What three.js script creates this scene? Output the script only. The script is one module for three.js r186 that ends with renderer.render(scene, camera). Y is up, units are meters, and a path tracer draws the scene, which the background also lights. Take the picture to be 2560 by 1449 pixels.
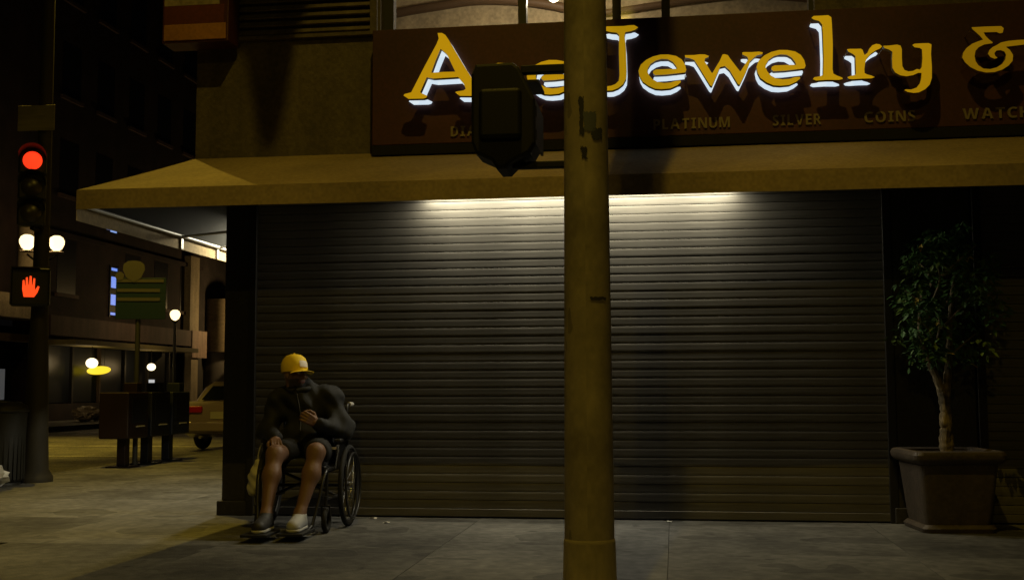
import * as THREE from 'three';
import { mergeGeometries, mergeVertices, toCreasedNormals } from 'three/addons/utils/BufferGeometryUtils.js';
import { RoundedBoxGeometry } from 'three/addons/geometries/RoundedBoxGeometry.js';
import { TextGeometry } from 'three/addons/geometries/TextGeometry.js';
import { FontLoader } from 'three/addons/loaders/FontLoader.js';
import { RectAreaLightUniformsLib } from 'three/addons/lights/RectAreaLightUniformsLib.js';
RectAreaLightUniformsLib.init();

// ------------------------------------------------------------------ camera, night sky, exposure
// World: the shop front is the plane z = 0 (it faces +z), x runs along it, metres. The picture is taken from the street.
const scene = new THREE.Scene();
const deg = Math.PI / 180;
const camera = new THREE.PerspectiveCamera(28.05, 1024 / 579, 0.1, 900);
camera.position.set(0, 1.07, 9.45);
camera.rotation.set(4.75 * deg, 7.9 * deg, -0.2 * deg, 'YXZ');
const renderer = new THREE.WebGLRenderer({ antialias: true });
renderer.setSize(1024, 579);
renderer.toneMapping = THREE.LinearToneMapping;
renderer.toneMappingExposure = 1;
renderer.shadowMap.enabled = true;

{ // night sky: near black with a trace of city glow all round the horizon
  const w = 64, h = 32, d = new Float32Array(w * h * 4);
  for (let j = 0; j < h; j++) for (let i = 0; i < w; i++) {
    const el = (j + 0.5) / h * 180 - 90, g = Math.exp(-Math.abs(el) / 18), k = (j * w + i) * 4;
    d[k] = 0.0006 + 0.0012 * g; d[k + 1] = 0.0006 + 0.0009 * g; d[k + 2] = 0.0008 + 0.0006 * g; d[k + 3] = 1;
  }
  const t = new THREE.DataTexture(d, w, h, THREE.RGBAFormat, THREE.FloatType);
  t.mapping = THREE.EquirectangularReflectionMapping; t.magFilter = t.minFilter = THREE.LinearFilter; t.needsUpdate = true;
  scene.background = t; scene.environment = t;
}
{ // the moon, far below the strength of the street lamps
  const m = new THREE.DirectionalLight(new THREE.Color(0.8, 0.88, 1), 0.0015);
  m.name = 'moonlight'; m.position.set(-30, 60, 40); m.target.position.set(0, 0, -5); m.castShadow = true;
  Object.assign(m.shadow.camera, { left: -40, right: 40, top: 40, bottom: -40, far: 200 });
  scene.add(m, m.target);
}

// ------------------------------------------------------------------ helpers
let seed = 7;
const rnd = () => { seed = (seed * 1664525 + 1013904223) >>> 0; return seed / 4294967296; };
const rr = (a, b) => a + (b - a) * rnd();
const V = (x, y, z) => new THREE.Vector3(x, y, z);
const C = (r, g, b) => new THREE.Color().setRGB(r, g, b);
const taken = {};
function numbered(n) { if (!(n in taken)) { taken[n] = 0; return n; } return n + '_' + String(++taken[n]).padStart(3, '0'); }
function tag(o, label, category, group) { o.userData.label = label; o.userData.category = category; if (group) o.userData.group = group; return o; }
function thing(name, label, category, pos = [0, 0, 0], turn = 0, group) {
  const g = new THREE.Group(); g.name = numbered(name); g.position.set(...pos); g.rotation.y = turn; scene.add(g);
  return tag(g, label, category, group);
}
function part(name, geo, mat, parent) { const m = new THREE.Mesh(geo, mat); m.name = name; parent.add(m); return m; }
function single(name, geo, mat, label, category, group) { const m = new THREE.Mesh(geo, mat); m.name = numbered(name); scene.add(m); return tag(m, label, category, group); }
function structure(name, geo, mat, label) { const m = new THREE.Mesh(geo, mat); m.name = numbered(name); m.userData = { kind: 'structure', label }; scene.add(m); return m; }
const N = g => g.index ? g.toNonIndexed() : g;
function merge(list) {
  const l = list.map(g => { const n = N(g); for (const k of Object.keys(n.attributes)) if (!['position', 'normal', 'uv', 'color'].includes(k)) n.deleteAttribute(k); return n; });
  return mergeGeometries(l, false);
}
function box(x0, x1, y0, y1, z0, z1, r = 0) {
  const w = x1 - x0, h = y1 - y0, d = z1 - z0;
  const g = r ? new RoundedBoxGeometry(w, h, d, 2, r) : new THREE.BoxGeometry(w, h, d);
  return uvm(g.translate((x0 + x1) / 2, (y0 + y1) / 2, (z0 + z1) / 2));
}
function uvm(g) { // uv in metres, from the dominant axis of each face
  g = N(g); const p = g.attributes.position, n = g.attributes.normal, uv = new Float32Array(p.count * 2);
  for (let i = 0; i < p.count; i++) {
    const ax = Math.abs(n.getX(i)), ay = Math.abs(n.getY(i)), az = Math.abs(n.getZ(i)), x = p.getX(i), y = p.getY(i), z = p.getZ(i);
    if (az >= ax && az >= ay) { uv[i * 2] = x; uv[i * 2 + 1] = y; } else if (ax >= ay) { uv[i * 2] = z; uv[i * 2 + 1] = y; } else { uv[i * 2] = x; uv[i * 2 + 1] = z; }
  }
  g.setAttribute('uv', new THREE.BufferAttribute(uv, 2)); return g;
}
function rod(a, b, r, r2 = r, seg = 12) {
  const d = b.clone().sub(a), g = new THREE.CylinderGeometry(r2, r, d.length(), seg, 1);
  g.applyQuaternion(new THREE.Quaternion().setFromUnitVectors(V(0, 1, 0), d.clone().normalize()));
  return g.translate((a.x + b.x) / 2, (a.y + b.y) / 2, (a.z + b.z) / 2);
}
function tube(pts, r, seg = 24, rad = 8) { return new THREE.TubeGeometry(new THREE.CatmullRomCurve3(pts.map(p => p.isVector3 ? p : V(...p))), seg, r, rad, false); }
function lathe(pts, seg = 24) { return new THREE.LatheGeometry(pts.map(p => new THREE.Vector2(p[0], p[1])), seg); }
function poly(pts, s = 1) { const q = new THREE.Shape(); pts.forEach((p, i) => i ? q.lineTo(p[0] * s, p[1] * s) : q.moveTo(p[0] * s, p[1] * s)); q.closePath(); return q; }
function sheet(P, nu, nv, th, bend) { // bilinear patch P00,P10,P11,P01 with thickness th (both faces) and an optional bend(u, v) along its normal
  const [a, b, c, d] = P.map(p => V(...p)), n = b.clone().sub(a).cross(d.clone().sub(a)).normalize(), pos = [], idx = [], uv = [];
  const lu = a.distanceTo(b), lv = a.distanceTo(d);
  for (const s of [0, 1]) for (let j = 0; j <= nv; j++) for (let i = 0; i <= nu; i++) {
    const u = i / nu, v = j / nv, q = a.clone().lerp(b, u).lerp(d.clone().lerp(c, u), v).addScaledVector(n, -s * th + (bend ? bend(u, v) : 0));
    pos.push(q.x, q.y, q.z); uv.push(u * lu, v * lv);
  }
  const id = (s, i, j) => s * (nu + 1) * (nv + 1) + j * (nu + 1) + i;
  for (let j = 0; j < nv; j++) for (let i = 0; i < nu; i++) {
    idx.push(id(0, i, j), id(0, i + 1, j), id(0, i + 1, j + 1), id(0, i, j), id(0, i + 1, j + 1), id(0, i, j + 1));
    idx.push(id(1, i, j), id(1, i + 1, j + 1), id(1, i + 1, j), id(1, i, j), id(1, i, j + 1), id(1, i + 1, j + 1));
  }
  const edge = (p, q) => idx.push(id(0, ...p), id(1, ...p), id(1, ...q), id(0, ...p), id(1, ...q), id(0, ...q));
  for (let i = 0; i < nu; i++) { edge([i, 0], [i + 1, 0]); edge([i + 1, nv], [i, nv]); }
  for (let j = 0; j < nv; j++) { edge([nu, j], [nu, j + 1]); edge([0, j + 1], [0, j]); }
  const g = new THREE.BufferGeometry();
  g.setAttribute('position', new THREE.Float32BufferAttribute(pos, 3)); g.setAttribute('uv', new THREE.Float32BufferAttribute(uv, 2)); g.setIndex(idx);
  return toCreasedNormals(g, 0.6);
}
// tileable value noise and textures made from it
function lattice(n, s) { let q = s * 9301 + 49297; const a = new Float32Array(n * n); for (let i = 0; i < n * n; i++) { q = (q * 1664525 + 1013904223) >>> 0; a[i] = q / 4294967296; } return a; }
const LT = [1, 2, 3, 4, 5, 6].map(s => lattice(256, s));
function vn(L, x, y, per) {
  const xi = Math.floor(x), yi = Math.floor(y), fx = x - xi, fy = y - yi, u = fx * fx * (3 - 2 * fx), v = fy * fy * (3 - 2 * fy);
  const px = per[0] ?? per, py = per[1] ?? per, m = (q, w) => ((q % w) + w) % w, a = LT[L], x0 = m(xi, px), x1 = m(xi + 1, px), y0 = m(yi, py) * 256, y1 = m(yi + 1, py) * 256;
  return (a[y0 + x0] * (1 - u) + a[y0 + x1] * u) * (1 - v) + (a[y1 + x0] * (1 - u) + a[y1 + x1] * u) * v;
}
function fbm(L, x, y, per, oct = 4) { let s = 0, w = 0.5, t = 0; let q = [per[0] ?? per, per[1] ?? per]; for (let o = 0; o < oct && q[0] <= 256 && q[1] <= 256; o++) { s += w * vn((L + o) % 6, x, y, q); t += w; w *= 0.5; x *= 2; y *= 2; q = [q[0] * 2, q[1] * 2]; } return s / t; }
function tex(size, metres, fn, srgb) { // fn(u, v) -> grey 0..1 or [r, g, b] 0..1
  const d = new Uint8Array(size * size * 4);
  for (let j = 0; j < size; j++) for (let i = 0; i < size; i++) {
    let q = fn(i / size, j / size); if (typeof q === 'number') q = [q, q, q];
    for (let k = 0; k < 3; k++) d[(j * size + i) * 4 + k] = Math.max(0, Math.min(255, q[k] * 255)); d[(j * size + i) * 4 + 3] = 255;
  }
  const t = new THREE.DataTexture(d, size, size); t.wrapS = t.wrapT = THREE.RepeatWrapping; t.magFilter = THREE.LinearFilter; t.minFilter = THREE.LinearMipmapLinearFilter; t.generateMipmaps = true;
  t.repeat.set(1 / metres, 1 / metres); if (srgb) t.colorSpace = THREE.SRGBColorSpace; t.needsUpdate = true; return t;
}
const mat = (r, g, b, rough = 0.8, o = {}) => new THREE.MeshStandardMaterial({ color: C(r, g, b), roughness: rough, ...o });
const glow = (r, g, b, k) => new THREE.MeshStandardMaterial({ color: C(0.6, 0.6, 0.6), emissive: C(r, g, b), emissiveIntensity: k, roughness: 0.5 });

const T = {
  concrete: tex(1024, 5, (u, v) => { // walked-on pavement: blotches, gum spots, streaks
    const a = fbm(0, u * 5, v * 5, 5, 6), b = fbm(2, u * 22, v * 9, [22, 9], 3), c = fbm(3, u * 90, v * 90, 90, 2);
    let k = 0.62 + 0.5 * (a - 0.5) + 0.16 * (b - 0.5) + 0.22 * (c - 0.5);
    const s = vn(4, u * 40, v * 40, 40); if (s > 0.9) k *= 1 - 3.2 * (s - 0.9);
    const st = fbm(1, u * 4 + 2, v * 14, [4, 14], 1) * fbm(5, u * 8, v * 8, 8, 3); if (st > 0.42) k *= 0.8;
    return [k * 0.99, k * 0.99, k * 0.985];
  }, true),
  concreteB: tex(512, 0.6, (u, v) => fbm(1, u * 60, v * 60, 60, 3)),
  asphalt: tex(512, 4, (u, v) => { const k = 0.6 + 0.5 * (fbm(3, u * 6, v * 6, 6, 5) - 0.5) + 0.5 * (vn(2, u * 200, v * 200, 200) - 0.5); return [k, k, k * 0.98]; }, true),
  stucco: tex(512, 2.4, (u, v) => { const k = 0.8 + 0.22 * (fbm(0, u * 4, v * 4, 4, 5) - 0.5) + 0.2 * (fbm(4, u * 90, v * 90, 90, 2) - 0.5) + 0.14 * (fbm(2, u * 24, v * 3, [24, 3], 1) - 0.5); return [k, k * 0.985, k * 0.96]; }, true),
  stuccoB: tex(512, 0.5, (u, v) => fbm(2, u * 40, v * 40, 40, 3)),
  fabric: tex(512, 2.3, (u, v) => { const k = 0.82 + 0.36 * (fbm(1, u * 3, v * 3, 3, 6) - 0.5) + 0.12 * (vn(3, u * 128, v * 128, 128) - 0.5) ; return k; }, true),
  fabricB: tex(256, 0.05, (u, v) => 0.5 + 0.25 * Math.sin(u * 60 * Math.PI) + 0.25 * Math.sin(v * 60 * Math.PI)),
  metal: tex(512, 1.5, (u, v) => 0.82 + 0.34 * (fbm(2, u * 4, v * 8, [4, 8], 5) - 0.5) + 0.14 * (fbm(0, u * 6, v * 120, [6, 120], 2) - 0.5), true),
  metalR: tex(512, 1.2, (u, v) => 0.8 + 0.4 * (fbm(4, u * 4, v * 14, [4, 14], 5) - 0.5)),
  pole: tex(512, 1.0, (u, v) => { const a = fbm(5, u * 6, v * 5, [6, 5], 5), b = fbm(1, u * 40, v * 30, [40, 30], 3); let k = 0.8 + 0.26 * (a - 0.5) + 0.12 * (b - 0.5); const s = fbm(3, u * 9, v * 3, [9, 3], 3); if (s > 0.72) k *= 0.84; return [k, k * 0.97, k * 0.9]; }, true),
  brick: tex(512, 3, (u, v) => { const k = 0.7 + 0.5 * (fbm(1, u * 7, v * 7, 7, 5) - 0.5) + 0.2 * (vn(2, u * 120, v * 120, 120) - 0.5); return [k, k * 0.95, k * 0.95]; }, true),
  bark: tex(256, 0.25, (u, v) => { const k = 0.6 + 0.7 * (fbm(0, u * 10, v * 5, [10, 5], 4) - 0.5); return [k, k * 0.95, k * 0.85]; }, true),
};
const M = {
  pavement: mat(0.33, 0.328, 0.322, 0.85, { map: T.concrete, bumpMap: T.concreteB, bumpScale: 0.003 }),
  kerb: mat(0.36, 0.35, 0.32, 0.85, { map: T.concrete, bumpMap: T.concreteB, bumpScale: 0.003 }),
  asphalt: mat(0.27, 0.26, 0.24, 0.75, { map: T.asphalt, bumpMap: T.concreteB, bumpScale: 0.004 }),
  paint: mat(0.6, 0.58, 0.52, 0.7, { map: T.asphalt }),
  stucco: mat(0.19, 0.165, 0.12, 0.92, { map: T.stucco, bumpMap: T.stuccoB, bumpScale: 0.003 }),
  awning: mat(0.52, 0.40, 0.22, 0.9, { map: T.fabric, bumpMap: T.fabricB, bumpScale: 0.0006 }),
  shutter: mat(0.22, 0.207, 0.183, 0.65, { metalness: 0.15, map: T.metal, roughnessMap: T.metalR }),
  darkStone: mat(0.05, 0.047, 0.042, 0.6, { map: T.stucco, bumpMap: T.stuccoB, bumpScale: 0.002 }),
  signPanel: mat(0.10, 0.028, 0.026, 0.6, { map: T.fabric }),
  black: mat(0.008, 0.008, 0.008, 0.95),
  gold: mat(0.62, 0.36, 0.025, 0.42, { map: T.metal }),
  goldEdge: mat(0.22, 0.13, 0.02, 0.5),
  paleMetal: mat(0.35, 0.34, 0.31, 0.4, { metalness: 0.5 }),
  rail: mat(0.6, 0.6, 0.58, 0.4, { metalness: 0.2 }),
  poleSteel: mat(0.78, 0.72, 0.56, 0.6, { map: T.pole, bumpMap: T.concreteB, bumpScale: 0.0004 }),
  signal: mat(0.010, 0.011, 0.008, 0.6),
  brick: mat(0.045, 0.028, 0.027, 0.9, { map: T.brick, bumpMap: T.stuccoB, bumpScale: 0.004 }),
  fascia: mat(0.13, 0.085, 0.08, 0.8, { map: T.stucco }),
  cream: mat(0.5, 0.43, 0.3, 0.8, { map: T.stucco }),
  glass: new THREE.MeshPhysicalMaterial({ color: C(0.95, 0.97, 1), roughness: 0.05, transmission: 1, thickness: 0, ior: 1.45 }),
  darkGlass: mat(0.01, 0.012, 0.016, 0.35),
  frame: mat(0.014, 0.013, 0.012, 0.5),
};
const SODIUM = C(1, 0.675, 0.075), WARM = C(1, 0.82, 0.55), AMBER = C(1, 0.66, 0.26), TUBE = C(1, 0.91, 0.66);
function bulb(parent, pos, color, cd, size, name = 'lamp_light') { const l = new THREE.PointLight(color, cd, 0, 2); l.name = name; l.position.set(...pos); l.shadow.radius = size / 0.02; l.castShadow = true; parent.add(l); return l; }
function spot(parent, pos, aim, color, cd, half, pen, size) { // street luminaire with its cut-off cone
  const l = new THREE.SpotLight(color, cd, 0, half * deg, pen, 2); l.name = 'luminaire_light'; l.position.set(...pos); l.target.position.set(...aim); l.target.name = 'luminaire_aim';
  l.shadow.radius = size / 0.02; l.castShadow = true; parent.add(l, l.target); return l;
}

// ------------------------------------------------------------------ ground, road, pavements
structure('road', uvm(new THREE.PlaneGeometry(600, 600).rotateX(-Math.PI / 2).translate(0, -0.15, 0)), M.asphalt, 'dark asphalt of the streets around the corner');
{
  const s = new THREE.Shape(); const x0 = -7.65, x1 = 40, f = 4.85, b = 80, R = 2.2; // shape plane (x, -z)
  s.moveTo(x1, b); s.lineTo(x0, b); s.lineTo(x0, -f + R); s.quadraticCurveTo(x0, -f, x0 + R, -f); s.lineTo(x1, -f); s.closePath();
  const walk = structure('sidewalk', uvm(new THREE.ExtrudeGeometry(s, { depth: 0.135, bevelEnabled: false, curveSegments: 10 }).rotateX(-Math.PI / 2).translate(0, -0.15, 0)), M.pavement, 'grey concrete pavement in front of the shuttered shop');
  // poured bays between scored joints
  const bays = [0, 1, 2, 3, 4, 5].map(i => { const g = uvm(new RoundedBoxGeometry(1.518, 0.03, 1.518, 1, 0.0015)), u = g.attributes.uv; for (let q = 0; q < u.count; q++) u.setXY(q, u.getX(q) + i * 1.73, u.getY(q) + i * 2.31); return g; });
  for (let i = 0; i < 15; i++) for (let j = 0; j < 19; j++) {
    const x = -7.65 + 0.76 + i * 1.52, z = 4.85 - 0.76 - j * 1.52; if ((i < 2 && j < 2) || (x > -3.0 && z < -0.8)) continue;
    const b = part('slab', bays[Math.floor(rnd() * 6)], M.pavement, walk); b.position.set(x, -0.015 + rr(-0.0015, 0), z); b.rotation.set(rr(-0.0008, 0.0008), Math.floor(rnd() * 2) * Math.PI, rr(-0.0008, 0.0008));
  }
  part('corner_slab', box(-7.6, -4.65, -0.016, -0.001, 1.85, 3.0), M.pavement, walk);
  const k = new THREE.Shape(), w = 0.16;
  k.moveTo(x0 - w, b); k.lineTo(x0 - w, -f + R); k.quadraticCurveTo(x0 - w, -f - w, x0 + R, -f - w); k.lineTo(x1, -f - w); k.lineTo(x1, -f); k.lineTo(x0 + R, -f); k.quadraticCurveTo(x0, -f, x0, -f + R); k.lineTo(x0, b); k.closePath();
  structure('kerb', uvm(new THREE.ExtrudeGeometry(k, { depth: 0.155, bevelEnabled: true, bevelSize: 0.012, bevelThickness: 0.012, bevelSegments: 2, bevelOffset: -0.012, curveSegments: 10 }).rotateX(-Math.PI / 2).translate(0, -0.15 - 0.012, 0)), M.kerb, 'worn concrete kerb round the pavement corner');
  structure('far_sidewalk', box(-20.02, -17.3, -0.15, 0, -90, -2), M.pavement, 'pavement across the side street');
  structure('far_kerb', box(-17.3, -17.12, -0.16, 0.003, -90, -2, 0.012), M.kerb, 'kerb across the side street');
  for (const [z, w2] of [[-10.2, 0.32], [-13.6, 0.32], [-20.5, 0.5]])
    structure('road_marking', box(-16.9, -7.95, -0.1498, -0.145, z - w2 / 2, z + w2 / 2), M.paint, 'worn pale crossing line painted across the side street');
}

// ------------------------------------------------------------------ the jewellery shop: building
{
  const b = thing('shop_building', 'corner shop building with tan stucco upper wall and dark ground floor pillars', 'building');
  const wall = [box(-4.08, -2.44, 2.96, 9, -0.3, 0), box(-2.44, 1.18, 2.96, 3.88, -0.3, 0), box(-2.44, 1.18, 5.6, 9, -0.3, 0), box(1.18, 9, 2.96, 9, -0.3, 0)];
  part('upper_wall', merge(wall), M.stucco, b);
  part('side_wall', box(-4.08, -3.8, 2.96, 9, -30, -0.3), M.stucco, b);
  part('ground_floor_side_wall', box(-3.80, -3.6, 0, 2.96, -30, -0.42), M.darkStone, b);
  part('corner_pillar', box(-3.80, -3.58, 0, 2.96, -0.42, -0.02, 0.015), M.darkStone, b);
  part('pillar', box(1.72, 2.33, 0, 2.96, -0.42, 0.0, 0.015), M.darkStone, b);
  part('pillar', box(5.2, 9, 0, 2.96, -0.42, 0.0, 0.015), M.darkStone, b);
  part('pillar_base', box(-3.83, -3.56, 0, 0.12, -0.44, 0.012, 0.008), M.darkStone, b);
  part('pillar_base', box(1.69, 2.36, 0, 0.12, -0.44, 0.03, 0.008), M.darkStone, b);
  part('back_wall', box(-3.6, 9, 0, 2.96, -3.2, -3.0), M.black, b);
  part('roof', box(-4.08, 9, 9, 9.2, -30, 0.06), M.stucco, b);
  // lit room behind the upper window
  const room = mat(0.62, 0.5, 0.3, 0.9, { map: T.stucco });
  part('room_wall', box(-3.6, 2.2, 3.6, 5.6, -2.4, -2.2), room, b);
  part('room_side_wall', merge([box(-3.6, -3.5, 3.7, 5.6, -2.2, -0.3), box(2.1, 2.2, 3.7, 5.6, -2.2, -0.3)]), room, b);
  part('room_ceiling', box(-3.6, 2.2, 5.6, 5.7, -2.4, -0.3), room, b);
  part('room_floor', box(-3.6, 2.2, 3.6, 3.7, -2.4, -0.3), M.frame, b);
  const wood = mat(0.10, 0.055, 0.022, 0.6);
  part('arched_beam', tube([[-3.3, 4.82, -2.14], [-2.9, 4.95, -2.14], [-2.39, 5.02, -2.14], [-1.93, 5.06, -2.14], [-1.43, 5.02, -2.14], [-1.06, 4.94, -2.14], [-0.77, 4.85, -2.14]], 0.05, 40), wood, b);
  part('arched_beam', tube([[-0.77, 4.85, -2.13], [-0.28, 4.9, -2.13], [0.12, 4.94, -2.13], [0.6, 4.97, -2.13], [1.1, 4.94, -2.13], [1.7, 4.85, -2.13]], 0.035, 40), wood, b);
  // window: frame, mullions, panes
  const xs = [-2.44, -1.23, -0.43, -0.02, 1.18];
  const w = part('window_frame', merge([box(-2.44, 1.18, 3.88, 3.94, -0.2, -0.1), box(-2.44, 1.18, 5.5, 5.6, -0.2, -0.1)]), M.frame, b);
  xs.forEach((x, i) => part('mullion', box(x - (i ? 0.035 : 0.0), x + (i === 4 ? 0 : i ? 0.035 : 0.09), 3.94, 5.5, -0.2, -0.1), M.frame, w));
  for (let i = 0; i < 4; i++) part('pane', box(xs[i] + 0.03, xs[i + 1] - 0.03, 3.93, 5.51, -0.153, -0.147), M.glass, b);
  // louvred vent on the wall
  const lv = part('louvre_frame', merge([box(-3.80, -3.76, 4.06, 5.5, 0.001, 0.05), box(-2.52, -2.46, 4.06, 5.5, 0.001, 0.05), box(-3.76, -2.52, 4.06, 4.09, 0.001, 0.05), box(-3.76, -2.52, 5.46, 5.5, 0.001, 0.05)]), M.stucco, b);
  const slat = box(-3.758, -2.522, -0.007, 0.007, -0.028, 0.028).applyMatrix4(new THREE.Matrix4().makeRotationX(0.85));
  for (let i = 0; i < 19; i++) { const s = part('louvre_slat', slat, M.stucco, lv); s.position.set(0, 4.125 + i * 0.07, 0.026); }
}
{
  const l = thing('pendant_lamp', 'bright bare globe lamp glowing inside the window above the sign', 'lamp', [-1.07, 4.74, -1.2]);
  part('globe', new THREE.SphereGeometry(0.055, 20, 14), glow(1, 0.85, 0.55, 8), l);
  part('cord', rod(V(0, 0.05, 0), V(0, 0.86, 0), 0.006), M.black, l);
  bulb(l, [0, 0, 0], WARM, 3.4, 0.05);
}

// ------------------------------------------------------------------ roller shutters: every slat a piece
function shutter(name, label, x0, x1) {
  const s = thing(name, label, 'roller shutter', [0, 0, 0], 0, 'closed roller shutters of the shop');
  const pr = new THREE.Shape(), h = 0.0705; // slat profile in (z, y)
  pr.moveTo(0, 0.0008); pr.lineTo(0.005, 0.0018);
  for (let i = 0; i <= 7; i++) { const t = i / 7; pr.lineTo(0.008 + 0.0016 * Math.sin(Math.PI * t) + 0.0006 * Math.sin(Math.PI * 3 * t), 0.0035 + t * (h - 0.007)); }
  pr.lineTo(0.005, h - 0.0018); pr.lineTo(0, h - 0.001); pr.lineTo(-0.006, h - 0.001); pr.lineTo(-0.006, 0.001);
  const g = uvm(toCreasedNormals(new THREE.ExtrudeGeometry(pr, { depth: x1 - x0, bevelEnabled: false }), 0.5).rotateY(-Math.PI / 2).translate(x1, 0, 0));
  const tones = [0, 1, 2].map(i => { const m = M.shutter.clone(); m.color.multiplyScalar([1, 0.93, 1.06][i]); return m; });
  for (let i = 0; i < 41; i++) {
    const q = part('slat', g, tones[Math.floor(rnd() * 3)], s);
    q.position.set(0, 0.075 + i * h, -0.028 + rr(-0.0012, 0.0012)); q.rotation.x = rr(-0.006, 0.006);
  }
  part('bottom_bar', box(x0, x1, 0.012, 0.074, -0.038, -0.008, 0.004), M.shutter, s);
  part('guide_rail', box(x0 - 0.06, x0 + 0.004, 0, 2.955, -0.06, 0.012, 0.004), M.frame, s);
  part('guide_rail', box(x1 - 0.004, x1 + 0.06, 0, 2.955, -0.06, 0.012, 0.004), M.frame, s);
  return s;
}
shutter('roller_shutter', 'wide closed grey roller shutter behind the wheelchair and the pole', -3.515, 1.66);
shutter('roller_shutter', 'second closed roller shutter to the right of the potted tree', 2.40, 5.13);

// ------------------------------------------------------------------ awning round the corner
{
  const a = thing('awning', 'tan fabric awning with straight valance wrapping the shop corner', 'awning');
  const Y0 = 3.04, Y1 = 2.58, Z = 1.2, XW = -4.085, XE = -4.51, XR = 8.5, ZB = -9;
  const sag = (u, v) => -0.008 * Math.sin(Math.PI * v) * (0.8 + 0.2 * Math.sin(u * 43)) - 0.0006 * Math.sin(u * 90 + 3 * v);
  part('front_cover', sheet([[XE, Y1, Z], [XR, Y1, Z], [XR, Y0, 0.006], [XW, Y0, 0.006]], 120, 6, 0.003, sag), M.awning, a);
  part('side_cover', sheet([[XE, Y1, ZB], [XE, Y1, Z], [XW, Y0, 0.006], [XW, Y0, ZB]], 60, 5, 0.003, (u, v) => -0.006 * Math.sin(Math.PI * v)), M.awning, a);
  const fl = (u, v) => 0.004 * Math.sin(u * 70) * (1 - v) + 0.003 * Math.sin(u * 23 + 1);
  part('front_valance', sheet([[XE, 2.43, Z + 0.002], [XR, 2.43, Z + 0.002], [XR, Y1, Z + 0.002], [XE, Y1, Z + 0.002]], 140, 3, 0.003, fl), M.awning, a);
  part('side_valance', sheet([[XE - 0.002, 2.345, ZB], [XE - 0.002, 2.345, Z], [XE - 0.002, Y1, Z], [XE - 0.002, Y1, ZB]], 100, 3, 0.003, (u, v) => 0.003 * Math.sin(u * 60) * (1 - v)), M.awning, a);
  part('valance_hem', sheet([[XE, 2.43, Z + 0.0045], [XR, 2.43, Z + 0.0045], [XR, 2.455, Z + 0.0045], [XE, 2.455, Z + 0.0045]], 140, 1, 0.002, (u, v) => fl(u, v / 6)), M.awning, a);
  part('eave_rail', rod(V(XE + 0.03, 2.475, Z - 0.03), V(XR, 2.475, Z - 0.03), 0.016), M.rail, a);
  part('eave_rail', rod(V(XE + 0.03, 2.462, ZB), V(XE + 0.03, 2.462, Z - 0.03), 0.016), M.rail, a);
  const shadeSheet = mat(0.02, 0.02, 0.018, 0.95); // near-black sheets added to keep the undersides of the covers dark
  part('side_shade_sheet', sheet([[XE + 0.006, 2.475, Z - 0.03], [XE + 0.006, 2.475, ZB], [XW - 0.004, 2.93, ZB], [XW - 0.004, 2.93, -0.02]], 4, 2, 0.003), shadeSheet, a);
  part('front_shade_sheet', sheet([[XE + 0.02, 2.475, Z - 0.01], [XR, 2.475, Z - 0.01], [XR, 2.94, 0.01], [XW, 2.94, 0.01]], 4, 2, 0.003), shadeSheet, a);
  for (const z of [-0.7, -1.55, -2.6, -4, -5.5]) {
    part('hanger', box(XE + 0.006, XE + 0.02, 2.35, 2.455, z - 0.02, z + 0.02), M.rail, a);
    part('strut', rod(V(-3.805, 2.52, z), V(XE + 0.03, 2.462, z), 0.012), M.rail, a);
  }
  for (const x of [-3.3, -1.9, 0.6, 2.0, 3.6]) part('strut', rod(V(x, 2.8, 0.0), V(x, Y1 - 0.06, Z - 0.03), 0.012), M.rail, a);
}
function tubeLight(name, label, len, L, pos, turn, tilt) { // strip light under the awning
  const f = thing(name, label, 'strip light', pos, turn);
  part('housing', box(-len / 2 - 0.05, len / 2 + 0.05, 0.02, 0.07, -0.06, 0.06, 0.008), M.rail, f);
  part('fluorescent_tube', rod(V(-len / 2, 0, 0), V(len / 2, 0, 0), 0.014), glow(1, 0.95, 0.82, 2), f);
  part('bracket', merge([rod(V(-len / 2 + 0.1, 0.05, 0), V(-len / 2 + 0.1, 0.09, 0), 0.008), rod(V(len / 2 - 0.1, 0.05, 0), V(len / 2 - 0.1, 0.09, 0), 0.008)]), M.rail, f);
  const r = new THREE.RectAreaLight(TUBE, L, len, 0.05); r.name = 'strip_light_glow'; r.position.set(0, -0.02, 0); r.rotation.set(-Math.PI / 2 + tilt, 0, 0); f.add(r);
}
tubeLight('strip_light', 'fluorescent strip under the front awning lighting the shutter top', 2.55, 104, [-0.76, 2.70, 0.065], 0, -0.2);
tubeLight('strip_light', 'fluorescent strip under the side awning round the corner', 1.0, 300, [-4.02, 2.66, -1.95], Math.PI / 2, 0.35);

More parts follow.
